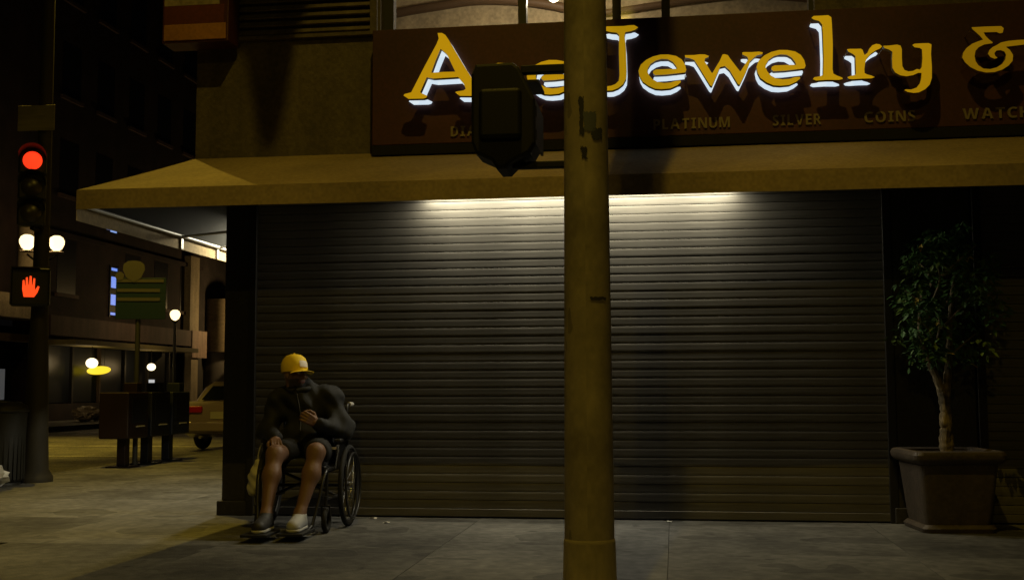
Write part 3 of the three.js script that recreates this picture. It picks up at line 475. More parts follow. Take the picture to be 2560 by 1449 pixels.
{
  const b = thing('corner_store', 'dim store with round column and pale lit panel far down the street', 'building');
  part('wall', winBox(-37.6, -75, 2.55, 18, -0.6, -0.1), mat(0.06, 0.05, 0.045, 0.9, { map: T.brick }), b);
  part('shopfront_wall', winBox(-37.6, -75, 0, 2.55, -0.6, -0.2), mat(0.05, 0.045, 0.04, 0.8), b);
  part('round_column', new THREE.CylinderGeometry(0.85, 0.85, 2.3, 32).translate(FX + 0.4, 3.75, -39.3), mat(0.32, 0.26, 0.16, 0.8, { map: T.stucco }), b);
  part('column_base', new THREE.CylinderGeometry(0.7, 0.7, 2.58, 32).translate(FX + 0.1, 1.29, -39.3), mat(0.1, 0.09, 0.08, 0.8), b);
  part('yellow_plate', box(FX + 1.255, FX + 1.275, 2.7, 3.3, -40.3, -39.75), mat(0.75, 0.5, 0.03, 0.6), b);
  part('header_board', winBox(-37.75, -41, 2.12, 2.4, 1.26, 1.3), mat(0.62, 0.5, 0.36, 0.7), b);
  const ps = mat(0.48, 0.38, 0.3, 0.7, { map: T.stucco });
  part('poster', winBox(-38.4, -39.0, 1.48, 2.1, 1.27, 1.29), ps, b); part('poster', winBox(-39.2, -40.6, 1.44, 2.1, 1.27, 1.29), ps, b);
}
const acorn = [[0.07, -0.22], [0.15, -0.16], [0.21, -0.03], [0.215, 0.06], [0.17, 0.16], [0.09, 0.21], [0.0, 0.22]];
const lampGlow = glow(1, 0.72, 0.34, 2.6), ironM = mat(0.04, 0.042, 0.035, 0.55);
{
  const l = thing('street_lamp', 'twin globe street lamp glowing high behind the signal pole', 'street lamp', [-17.8, 0, -21.25], 0, 'globe street lamps across the side street');
  part('post', lathe([[0.2, 0], [0.2, 0.3], [0.12, 0.5], [0.075, 1.0], [0.06, 4.9], [0.09, 4.95], [0.02, 5.1]], 20), ironM, l);
  part('crossarm', tube([[-0.39, 4.86, 0], [-0.2, 4.72, 0], [0, 4.75, 0], [0.2, 4.72, 0], [0.39, 4.86, 0]].map(p => [p[0] * 0.865, p[1], -p[0] * 0.5]), 0.03, 24), ironM, l);
  for (const x of [-0.39, 0.39]) {
    part('globe', lathe(acorn).translate(x * 0.865, 5.2, -x * 0.5), lampGlow, l);
    part('globe_plate', lathe([[0.0, 4.9], [0.2, 4.92], [0.21, 4.945], [0.06, 4.985]], 20).translate(x * 0.865, 0, -x * 0.5), mat(0.5, 0.42, 0.36, 0.6), l);
    bulb(l, [x * 0.865, 5.2, -x * 0.5], AMBER, 2.4, 0.15);
  }
}
function globePost(pos, h, label, cd) {
  const l = thing('street_lamp', label, 'street lamp', pos, 0, 'globe street lamps across the side street');
  part('post', lathe([[0.16, 0], [0.16, 0.3], [0.1, 0.45], [0.06, 0.9], [0.05, h - 0.28], [0.1, h - 0.24], [0.1, h - 0.2]], 20), ironM, l);
  part('globe', lathe(acorn).scale(0.85, 0.85, 0.85).translate(0, h, 0), lampGlow, l); bulb(l, [0, h, 0], AMBER, cd, 0.15); return l;
}
globePost([-17.8, 0, -30.27], 3.68, 'single globe street lamp right of the green sign', 3);
globePost([-17.4, 0, -38.6], 3.9, 'globe street lamp hidden down the street behind the shop corner', 16);
function shopGlobe(z, y, r, label, cd) {
  const l = thing('shop_lamp', label, 'lamp', [FX + 0.62, y, z], 0, 'globe lamps under the far canopy');
  part('globe', new THREE.SphereGeometry(r, 20, 14).scale(1, 0.85, 1), glow(1, 0.82, 0.5, 2.4), l);
  part('stem', rod(V(0, r * 0.8, 0), V(0, 2.46 - y, 0), 0.015), M.frame, l); bulb(l, [0, 0, 0], AMBER, cd, 0.1);
}
shopGlobe(-27.3, 1.9, 0.2, 'white globe lamp hanging just above the yellow lit sign', 1);
shopGlobe(-31.8, 1.84, 0.16, 'white globe lamp hanging under the canopy right of the yellow sign', 1);
{
  const s = thing('lit_sign', 'small glowing yellow oval sign in the far shop window', 'sign', [FX + 0.05, 1.68, -28.85]);
  const e = new THREE.Shape(); e.absellipse(0, 0, 0.78, 0.13, 0, Math.PI * 2, false, 0.05);
  part('face', N(new THREE.ExtrudeGeometry(e, { depth: 0.05, bevelEnabled: true, bevelSize: 0.015, bevelThickness: 0.015, bevelSegments: 2, curveSegments: 20 })).rotateY(Math.PI / 2), glow(1, 0.72, 0.02, 1.1), s);
  part('hanger', merge([rod(V(0.02, 0.1, 0.4), V(0.02, 0.78, 0.4), 0.008), rod(V(0.02, 0.1, -0.4), V(0.02, 0.78, -0.4), 0.008)]), M.frame, s);
}
{
  const s = thing('window_sign', 'two small white lit squares one above the other in far shop', 'sign', [FX - 0.2, 0, -33.55]);
  part('backing', box(-0.02, 0, 0.82, 1.42, -0.34, 0.34), M.frame, s);
  for (const y of [0.86, 1.15]) part('lit_square', box(0.004, 0.02, y, y + 0.23, -0.27, 0.27), glow(0.8, 0.85, 0.9, 0.55), s);
  part('support', merge([box(-0.02, 0, 0, 0.82, -0.3, -0.27), box(-0.02, 0, 0, 0.82, 0.27, 0.3)]), M.frame, s);
}
{ const o = single('bag_heap', merge([crumple(0.38, 1.1, 0.62, 1, 3, 11).translate(0, 0, 0.1), crumple(0.3, 1, 0.55, 1.2, 3, 23).translate(0.1, 0, -0.55), crumple(0.24, 1, 0.6, 1.1, 3, 31).translate(0.15, 0, 0.55)]), mat(0.42, 0.36, 0.28, 0.8), 'pale heap of bags on the pavement across the street', 'heap'); o.position.set(-18.6, 0, -25.6); }

// ------------------------------------------------------------------ green sign, news racks and car along the near kerb of the side street
{
  const s = thing('direction_sign', 'dark green road sign with cream text lines and pale shield on top', 'sign', [-7.4, 0, -5.85], 0.25);
  part('post', rod(V(0, 0, 0), V(0, 2.62, 0), 0.035), ironM, s);
  part('board', box(-0.30, 0.38, 2.02, 2.60, 0.037, 0.049, 0.004), mat(0.0015, 0.022, 0.03, 0.6), s);
  const cr = mat(0.085, 0.08, 0.055, 0.7);
  for (const y of [2.535, 2.40, 2.275]) part('text_line', box(-0.285, y > 2.5 ? 0.35 : 0.3, y, y + 0.045, 0.05, 0.056), cr, s);
  const sh = new THREE.Shape(); [[-0.14, 0.10], [-0.08, 0.14], [0, 0.15], [0.08, 0.14], [0.14, 0.10], [0.15, 0.02], [0.1, -0.09], [0, -0.16], [-0.1, -0.09], [-0.15, 0.02]].forEach((q, i) => i ? sh.lineTo(...q) : sh.moveTo(...q));
  part('shield', N(new THREE.ExtrudeGeometry(sh, { depth: 0.008, bevelEnabled: false })).translate(-0.06, 2.69, 0.052), cr, s);
  part('round_badge', new THREE.CylinderGeometry(0.06, 0.06, 0.008, 20).rotateX(Math.PI / 2).translate(-0.25, 2.62, 0.056), cr, s);
}
[['dark news rack on legs nearest the signal pole', -5.5, [0.03, 0.012, 0.012]], ['middle dark news rack of the three by the kerb', -6.2, [0.012, 0.014, 0.018]], ['dark bluish news rack nearest the parked car', -6.88, [0.02, 0.03, 0.05]]].forEach(([label, z, c]) => {
  const r = thing('news_rack', label, 'news rack', [-7.40, 0, z], Math.PI / 2, 'news racks along the kerb');
  const m = mat(...c.map(v => v * 0.45), 0.5);
  part('cabinet', new RoundedBoxGeometry(0.6, 0.62, 0.42, 2, 0.02).translate(0, 0.7, 0), m, r);
  part('window', box(-0.2, 0.2, 0.6, 0.92, 0.211, 0.218), M.darkGlass, r);
  part('coin_box', new RoundedBoxGeometry(0.16, 0.14, 0.2, 2, 0.015).translate(0.18, 1.07, 0.03), m, r);
  part('handle', rod(V(-0.12, 0.55, 0.24), V(0.12, 0.55, 0.24), 0.01), M.paleMetal, r);
  part('leg', box(-0.07, 0.07, 0.02, 0.4, -0.06, 0.06, 0.01), m, r);
  part('foot_plate', box(-0.18, 0.18, 0, 0.02, -0.16, 0.16, 0.004), m, r);
});
{
  const c = thing('parked_car', 'pale parked car seen from behind with red tail light beside pillar', 'car', [-8.56, -0.15, -11.9]);
  const paint = new THREE.MeshPhysicalMaterial({ color: C(0.30, 0.24, 0.27), roughness: 0.4, clearcoat: 0.8, clearcoatRoughness: 0.1 }), glass = mat(0.01, 0.012, 0.014, 0.08), rubber = mat(0.012, 0.012, 0.012, 0.9);
  const ex = (pts, w, bev) => { const q = new THREE.ExtrudeGeometry(poly(pts), { depth: w - 2 * bev, bevelEnabled: true, bevelSize: bev, bevelThickness: bev, bevelSegments: 4, bevelOffset: -bev }); return toCreasedNormals(N(q), 0.7).rotateY(-Math.PI / 2).translate(w / 2 - bev, 0, 0); };
  // profile in (-z.., y): first value runs backwards from the front, rear at 0
  part('body', ex([[-4.35, 0.36], [-4.3, 0.62], [-4.1, 0.74], [-3.1, 0.9], [-2.9, 0.93], [-0.62, 0.97], [-0.1, 0.95], [-0.03, 0.88], [0, 0.55], [-0.02, 0.34], [-0.35, 0.26], [-0.55, 0.26], [-0.62, 0.5], [-0.85, 0.62], [-1.08, 0.5], [-1.15, 0.24], [-3.05, 0.24], [-3.1, 0.5], [-3.35, 0.62], [-3.6, 0.5], [-3.68, 0.26], [-4.25, 0.26]], 1.68, 0.07), paint, c);
  part('cabin', ex([[-3.1, 0.9], [-2.45, 1.30], [-2.1, 1.35], [-1.1, 1.34], [-0.75, 1.25], [-0.3, 0.95]], 1.42, 0.12), paint, c);
  part('rear_window', sheet([[-0.56, 0.99, -0.30], [0.56, 0.99, -0.30], [0.48, 1.25, -0.66], [-0.48, 1.25, -0.66]], 6, 3, 0.01), glass, c);
  for (const s of [-1, 1]) {
    part('tail_light', new RoundedBoxGeometry(0.3, 0.13, 0.08, 3, 0.03).translate(s * 0.57, 0.80, 0.0), mat(0.5, 0.015, 0.02, 0.3), c);
    part('side_window', sheet([[s * 0.714, 0.97, -0.75], [s * 0.714, 0.97, -2.7], [s * 0.66, 1.32, -2.4], [s * 0.66, 1.32, -1.0]], 4, 2, 0.006 * s), glass, c);
    for (const z of [-0.85, -3.36]) {
      const w = part('wheel', new THREE.TorusGeometry(0.25, 0.075, 12, 32).scale(1, 1, 1.3).rotateY(Math.PI / 2).translate(s * 0.75, 0.325, z), rubber, c);
      part('rim', new THREE.CylinderGeometry(0.19, 0.19, 0.12, 24).rotateZ(Math.PI / 2).translate(s * 0.76, 0.325, z), M.paleMetal, w);
    }
  }
  part('rear_bumper', new RoundedBoxGeometry(1.6, 0.2, 0.14, 3, 0.05).translate(0, 0.47, 0.0), paint, c);
  part('number_plate', box(-0.25, 0.25, 0.62, 0.76, 0.005, 0.015), mat(0.5, 0.48, 0.42, 0.6), c);
  part('exhaust', rod(V(-0.45, 0.27, -0.3), V(-0.45, 0.27, 0.02), 0.03), M.paleMetal, c);
}

// ------------------------------------------------------------------ person in a wheelchair (local: +x the person's left, +z forward)
const CH = { pos: [-2.82, 0, 0.72], turn: 3 * deg };
function nets(f, mn, mx, h) { // surface nets over a signed distance field
  const n = [0, 1, 2].map(k => Math.ceil((mx[k] - mn[k]) / h) + 1), [nx, ny, nz] = n, val = new Float32Array(nx * ny * nz);
  const id = (i, j, k) => i + nx * (j + ny * k);
  for (let k = 0; k < nz; k++) for (let j = 0; j < ny; j++) for (let i = 0; i < nx; i++) val[id(i, j, k)] = f(mn[0] + i * h, mn[1] + j * h, mn[2] + k * h);
  const vid = new Int32Array(nx * ny * nz).fill(-1), pos = [], idx = [];
  const co = [[0, 0, 0], [1, 0, 0], [0, 1, 0], [1, 1, 0], [0, 0, 1], [1, 0, 1], [0, 1, 1], [1, 1, 1]], ed = [[0, 1], [2, 3], [4, 5], [6, 7], [0, 2], [1, 3], [4, 6], [5, 7], [0, 4], [1, 5], [2, 6], [3, 7]];
  for (let k = 0; k < nz - 1; k++) for (let j = 0; j < ny - 1; j++) for (let i = 0; i < nx - 1; i++) {
    const v = co.map(c => val[id(i + c[0], j + c[1], k + c[2])]); let m = 0; for (let q = 0; q < 8; q++) if (v[q] < 0) m++;
    if (m === 0 || m === 8) continue; let x = 0, y = 0, z = 0, c = 0;
    for (const [a, b] of ed) if ((v[a] < 0) !== (v[b] < 0)) { const t = v[a] / (v[a] - v[b]); x += co[a][0] + t * (co[b][0] - co[a][0]); y += co[a][1] + t * (co[b][1] - co[a][1]); z += co[a][2] + t * (co[b][2] - co[a][2]); c++; }
    vid[id(i, j, k)] = pos.length / 3; pos.push(mn[0] + (i + x / c) * h, mn[1] + (j + y / c) * h, mn[2] + (k + z / c) * h);
  }
  const quad = (a, b, c, d, flip) => { if (a < 0 || b < 0 || c < 0 || d < 0) return; flip ? idx.push(a, c, b, a, d, c) : idx.push(a, b, c, a, c, d); };
  for (let k = 1; k < nz - 1; k++) for (let j = 1; j < ny - 1; j++) for (let i = 1; i < nx - 1; i++) {
    const v = val[id(i, j, k)] < 0;
    if (v !== val[id(i + 1, j, k)] < 0) quad(vid[id(i, j - 1, k - 1)], vid[id(i, j, k - 1)], vid[id(i, j, k)], vid[id(i, j - 1, k)], !v);
    if (v !== val[id(i, j + 1, k)] < 0) quad(vid[id(i - 1, j, k - 1)], vid[id(i - 1, j, k)], vid[id(i, j, k)], vid[id(i, j, k - 1)], !v);
    if (v !== val[id(i, j, k + 1)] < 0) quad(vid[id(i - 1, j - 1, k)], vid[id(i, j - 1, k)], vid[id(i, j, k)], vid[id(i - 1, j, k)], !v);
  }
  const g = new THREE.BufferGeometry(); g.setAttribute('position', new THREE.Float32BufferAttribute(pos, 3)); g.setIndex(idx); g.computeVertexNormals(); return g;
}
const smin = (a, b, k) => { const h = Math.max(k - Math.abs(a - b), 0) / k; return Math.min(a, b) - h * h * k * 0.25; };
function cone(x, y, z, a, b, ra, rb) { // tapered capsule
  const dx = b[0] - a[0], dy = b[1] - a[1], dz = b[2] - a[2], px = x - a[0], py = y - a[1], pz = z - a[2];
  const t = Math.max(0, Math.min(1, (px * dx + py * dy + pz * dz) / (dx * dx + dy * dy + dz * dz)));
  return Math.hypot(px - t * dx, py - t * dy, pz - t * dz) - (ra + t * (rb - ra));
}
const field = (bones, k) => (x, y, z) => { let d = 1e3; for (const [a, b, ra, rb] of bones) d = smin(d, cone(x, y, z, a, b, ra, rb), k); return d; };
function colour(g, fn) { const p = g.attributes.position, c = new Float32Array(p.count * 3); for (let i = 0; i < p.count; i++) c.set(typeof fn === 'function' ? fn(p.getX(i), p.getY(i), p.getZ(i)) : fn, i * 3); g.setAttribute('color', new THREE.BufferAttribute(c, 3)); return g; }
{
  const P = thing('person', 'person in yellow cap, black jacket and shorts seated in the wheelchair', 'person', CH.pos, CH.turn);
  const J = {
    pel: [0, 0.60, -0.08], lum: [0, 0.74, -0.10], che: [-0.02, 0.93, -0.05], nb: [-0.045, 1.05, 0.0], nk: [-0.065, 1.10, 0.03],
    sl: [0.175, 0.985, -0.03], sr: [-0.215, 0.97, -0.02], el: [0.30, 0.745, 0.02], er: [-0.305, 0.735, 0.03], wl: [0.135, 0.80, 0.235], wr: [-0.165, 0.685, 0.285],
    hl: [0.095, 0.57, -0.03], hr: [-0.095, 0.57, -0.03], kl: [0.185, 0.595, 0.43], kr: [-0.115, 0.58, 0.45], al: [0.125, 0.165, 0.64], ar: [-0.105, 0.155, 0.70],
  };
  const sk = [0.21, 0.115, 0.07], dk = [0.10, 0.05, 0.03];
  const bodyBones = [[J.pel, J.lum, 0.145, 0.135], [J.lum, J.che, 0.135, 0.14], [J.che, J.nb, 0.12, 0.07], [J.nb, J.nk, 0.058, 0.054], [J.sl, J.sr, 0.075, 0.075], [J.sl, J.el, 0.056, 0.044], [J.el, J.wl, 0.043, 0.028], [J.sr, J.er, 0.056, 0.044], [J.er, J.wr, 0.043, 0.028],
    [J.hl, J.kl, 0.092, 0.062], [J.hr, J.kr, 0.092, 0.062], [J.kl, [0.17, 0.44, 0.50], 0.058, 0.06], [[0.17, 0.44, 0.50], J.al, 0.06, 0.036], [J.kr, [-0.115, 0.43, 0.535], 0.058, 0.06], [[-0.115, 0.43, 0.535], J.ar, 0.06, 0.036], [J.al, [0.125, 0.115, 0.70], 0.036, 0.032], [J.ar, [-0.105, 0.105, 0.76], 0.036, 0.032]];
  const gs = [colour(nets(field(bodyBones, 0.05), [-0.42, 0.02, -0.32], [0.42, 1.22, 0.86], 0.014), sk)];
  // head: own grid in a frame that looks to the person's left
  const hc = V(-0.085, 1.172, 0.05), yaw = 58 * deg, hq = new THREE.Quaternion().setFromEuler(new THREE.Euler(-0.08, yaw, -0.06, 'YXZ'));
  const ell = (x, y, z, c, r) => { const k = Math.hypot((x - c[0]) / r[0], (y - c[1]) / r[1], (z - c[2]) / r[2]); return (k - 1) * Math.min(...r); };
  const headF = (x, y, z) => {
    let d = ell(x, y, z, [0, 0.025, -0.008], [0.076, 0.098, 0.094]);
    d = smin(d, ell(x, y, z, [0, -0.04, 0.022], [0.057, 0.066, 0.064]), 0.03);
    d = smin(d, ell(x, y, z, [0, -0.088, 0.058], [0.026, 0.02, 0.022]), 0.025);
    d = smin(d, cone(x, y, z, [-0.03, 0.02, 0.078], [0.03, 0.02, 0.078], 0.012, 0.012), 0.018);
    for (const s of [-1, 1]) {
      d = -smin(-d, ell(x, y, z, [s * 0.031, 0.0, 0.094], [0.019, 0.012, 0.016]), 0.012);
      d = smin(d, ell(x, y, z, [s * 0.042, -0.028, 0.066], [0.022, 0.018, 0.018]), 0.02);
      d = smin(d, ell(x, y, z, [s * 0.078, -0.008, -0.008], [0.009, 0.032, 0.02]), 0.008);
    }
    d = smin(d, cone(x, y, z, [0, 0.004, 0.084], [0, -0.034, 0.104], 0.008, 0.0145), 0.012);
    d = smin(d, cone(x, y, z, [-0.012, -0.037, 0.092], [0.012, -0.037, 0.092], 0.009, 0.009), 0.008);
    d = smin(d, cone(x, y, z, [-0.02, -0.062, 0.082], [0.02, -0.062, 0.082], 0.007, 0.007), 0.008);
    d = smin(d, cone(x, y, z, [-0.016, -0.073, 0.080], [0.016, -0.073, 0.080], 0.007, 0.007), 0.007);
    return smin(d, cone(x, y, z, [0, -0.05, -0.02], [0.0, -0.14, -0.035], 0.05, 0.052), 0.03);
  };
  const place = g => g.applyQuaternion(hq).translate(hc.x, hc.y, hc.z);
  const hd = nets(headF, [-0.1, -0.15, -0.12], [0.1, 0.14, 0.13], 0.0042);
  colour(hd, (x, y, z) => z > 0.07 && y < -0.056 && y > -0.08 && Math.abs(x) < 0.026 ? [0.15, 0.055, 0.045] : (z > 0.05 && y > 0.015 && y < 0.026 && Math.abs(x) > 0.014 && Math.abs(x) < 0.05) || (y < -0.045 && z > -0.01 && (y < -0.08 || Math.abs(x) > 0.03)) ? [0.07, 0.05, 0.04] : sk);
  gs.push(place(hd));
  for (const s of [-1, 1]) {
    gs.push(place(colour(new THREE.SphereGeometry(0.0125, 14, 10).deleteAttribute('uv').translate(s * 0.031, 0.0, 0.081), [0.5, 0.46, 0.42])));
    gs.push(place(colour(new THREE.SphereGeometry(0.006, 12, 8).deleteAttribute('uv').translate(s * 0.031, 0.0, 0.0885), [0.02, 0.012, 0.01])));
  }
  // hands: palm and five fingers, curled
  function hand(w, dir, nrm, curl) { // dir: along the palm, nrm: the way the palm faces
    const d = V(...dir).normalize(), n = V(...nrm).addScaledVector(d, -V(...nrm).dot(d)).normalize(), s = d.clone().cross(n), o = V(...w), at = (a, b, c) => o.clone().addScaledVector(d, a).addScaledVector(s, b).addScaledVector(n, c).toArray(), B = [];
    for (const b of [-0.03, -0.01, 0.011, 0.031]) B.push([at(0.012, b * 0.7, 0), at(0.085, b, 0), 0.016, 0.012]);
    [[-0.031, 0.8], [-0.0105, 1.0], [0.011, 0.96], [0.0315, 0.76]].forEach(([b, L], i) => {
      let a = 0.088, c = 0, th = curl * 0.55; let p = at(a, b, c);
      for (const [len, r0, r1] of [[0.042, 0.0098, 0.009], [0.027, 0.009, 0.0083], [0.021, 0.0083, 0.007]]) { a += Math.cos(th) * len * L; c += Math.sin(th) * len * L; const q = at(a, b * (1 + 0.04 * i), c); B.push([p, q, r0, r1]); p = q; th += curl * 0.75; }
    });
    let p = at(0.022, -0.03, 0.004); // thumb from the side of the palm
    for (const [q, r0, r1] of [[at(0.05, -0.055, 0.018), 0.0135, 0.0115], [at(0.08, -0.056, 0.032), 0.0115, 0.0098], [at(0.102, -0.046, 0.042), 0.0098, 0.008]]) { B.push([p, q, r0, r1]); p = q; }
    B.push([at(-0.03, 0, 0), at(0.015, 0, 0), 0.028, 0.026]);
    return colour(nets(field(B, 0.007), w.map(v => v - 0.19), w.map(v => v + 0.19), 0.0048), sk);
  }
  gs.push(hand(J.wl, [-0.45, 0.35, 0.55], [-0.5, 0.1, -0.8], 1.25), hand(J.wr, [0.35, -0.25, 0.9], [0, -1, -0.1], 0.5));
  part('body', mergeGeometries(gs.map(g => { const n = N(g); n.deleteAttribute('uv'); return n; })), new THREE.MeshStandardMaterial({ vertexColors: true, roughness: 0.55 }), P);
  // jacket with folds
  const jb = field([[[0, 0.60, -0.07], J.lum, 0.19, 0.185], [J.lum, J.che, 0.182, 0.165], [J.che, [-0.045, 1.03, -0.01], 0.16, 0.11], [[-0.045, 1.03, -0.01], [-0.055, 1.075, 0.02], 0.10, 0.088], [J.sl, J.sr, 0.092, 0.092], [J.sl, J.el, 0.082, 0.074], [J.el, [0.15, 0.793, 0.215], 0.072, 0.052], [J.sr, J.er, 0.082, 0.074], [J.er, [-0.18, 0.695, 0.25], 0.072, 0.052], [[0.06, 0.68, 0.03], [-0.08, 0.68, 0.03], 0.12, 0.12]], 0.055);
  const jf = (x, y, z) => { // cloth folds: creases running down the sleeves and across the lap
    const f1 = Math.sin(34 * (y + 0.05 * Math.sin(11 * x + 7 * z)) + 20 * Math.abs(x) + 2.6 * Math.sin(9 * z + 5 * x)), f2 = Math.sin(52 * x + 4 * Math.sin(13 * y + 3 * z) - 31 * z);
    return jb(x, y, z) + 0.0075 * f1 + 0.004 * f2;
  };
  const jk = part('jacket', nets((x, y, z) => Math.max(jf(x, y, z), 0.535 - y), [-0.47, 0.48, -0.36], [0.47, 1.22, 0.38], 0.0105), mat(0.011, 0.012, 0.0145, 0.8), P);
  part('collar', tube([[-0.055, 1.04, 0.105], [0.02, 1.055, 0.08], [0.045, 1.075, 0.0], [-0.01, 1.09, -0.07], [-0.10, 1.09, -0.07], [-0.15, 1.075, 0.0], [-0.125, 1.055, 0.08], [-0.065, 1.04, 0.105]], 0.022, 40, 10), mat(0.011, 0.012, 0.0145, 0.8), jk);
  part('zip', tube([[-0.05, 1.03, 0.125], [-0.03, 0.95, 0.135], [-0.01, 0.85, 0.145], [0, 0.74, 0.185]], 0.003, 24, 6), mat(0.06, 0.06, 0.06, 0.5), jk);
  const sb = field([[J.hl, [0.165, 0.592, 0.29], 0.125, 0.095], [J.hr, [-0.108, 0.578, 0.29], 0.125, 0.095], [J.pel, J.pel.map((v, i) => v + [0.01, 0.04, 0][i]), 0.16, 0.16]], 0.05);
  part('shorts', nets((x, y, z) => Math.max(sb(x, y, z) + 0.005 * Math.sin(z * 45 + x * 30), z - 0.34), [-0.32, 0.36, -0.32], [0.36, 0.86, 0.4], 0.0125), mat(0.009, 0.009, 0.01, 0.85), P);
  for (const [a, lb, m] of [[J.al, 'pale grey left shoe', mat(0.45, 0.46, 0.47, 0.6)], [J.ar, null, mat(0.03, 0.03, 0.032, 0.6)]]) {
    const [x, , z] = a, y = 0.1;
    const sf = field([[[x, y + 0.03, z + 0.02], [x, y - 0.0, z + 0.16], 0.05, 0.044], [[x, y + 0.06, z - 0.01], [x, y - 0.0, z - 0.035], 0.048, 0.042], [[x, y, z - 0.03], [x + 0.005, y - 0.006, z + 0.18], 0.042, 0.042]], 0.03);
    const s = part('shoe', nets((q, w, e) => Math.max(sf(q, w, e), 0.078 - w), [x - 0.09, 0.04, z - 0.12], [x + 0.09, 0.26, z + 0.27], 0.007), m, P); if (lb) s.userData.label = lb;
    part('sole', nets((q, w, e) => Math.max(sf(q, Math.max(w, 0.085), e) - 0.004, 0.062 - w, w - 0.084), [x - 0.09, 0.03, z - 0.12], [x + 0.09, 0.12, z + 0.27], 0.007), mat(0.5, 0.5, 0.48, 0.7), s);
  }
  // cap: dome, brim, white badge
  const dome = lathe([[0.103, -0.032], [0.106, 0.0], [0.104, 0.035], [0.09, 0.072], [0.062, 0.098], [0.03, 0.108], [0, 0.11]], 36).scale(0.9, 1, 1.06);
  const yel = mat(0.95, 0.68, 0.02, 0.6);
  const cap = part('cap', place(dome.translate(0, 0.044, -0.008)), yel, P);
  const bpos = [], bidx = []; for (let i = 0; i <= 16; i++) for (const k of [0, 1]) for (const t of [0, 1]) { const a = -1.05 + 2.1 * i / 16, R0 = 0.1, ext = k * 0.062 * Math.cos(a * 0.85), r = R0 + ext; bpos.push(0.9 * Math.sin(a) * r, 0.022 - t * 0.004 - 0.9 * Math.pow(Math.sin(a), 2) * 0.02 - k * 0.012, 1.06 * Math.cos(a) * r - 0.008); }
  for (let i = 0; i < 16; i++) { const q = i * 4, w = q + 4; bidx.push(q, w, w + 2, q, w + 2, q + 2, q + 1, w + 3, w + 1, q + 1, q + 3, w + 3, q + 2, w + 2, w + 3, q + 2, w + 3, q + 3); }
  const bg = new THREE.BufferGeometry(); bg.setAttribute('position', new THREE.Float32BufferAttribute(bpos, 3)); bg.setIndex(bidx); bg.computeVertexNormals();
  part('brim', place(bg), yel, cap);
  part('button', place(new THREE.SphereGeometry(0.009, 12, 8).translate(0, 0.155, -0.008)), yel, cap);
  part('badge', place(new THREE.SphereGeometry(0.1095, 16, 10, Math.PI / 2 - 0.42, 0.84, 1.05, 0.5).scale(-1, 1, 1).rotateY(0).scale(-0.9, 1, 1.06).translate(0, 0.042, -0.006)), mat(0.8, 0.74, 0.68, 0.6), cap);
}
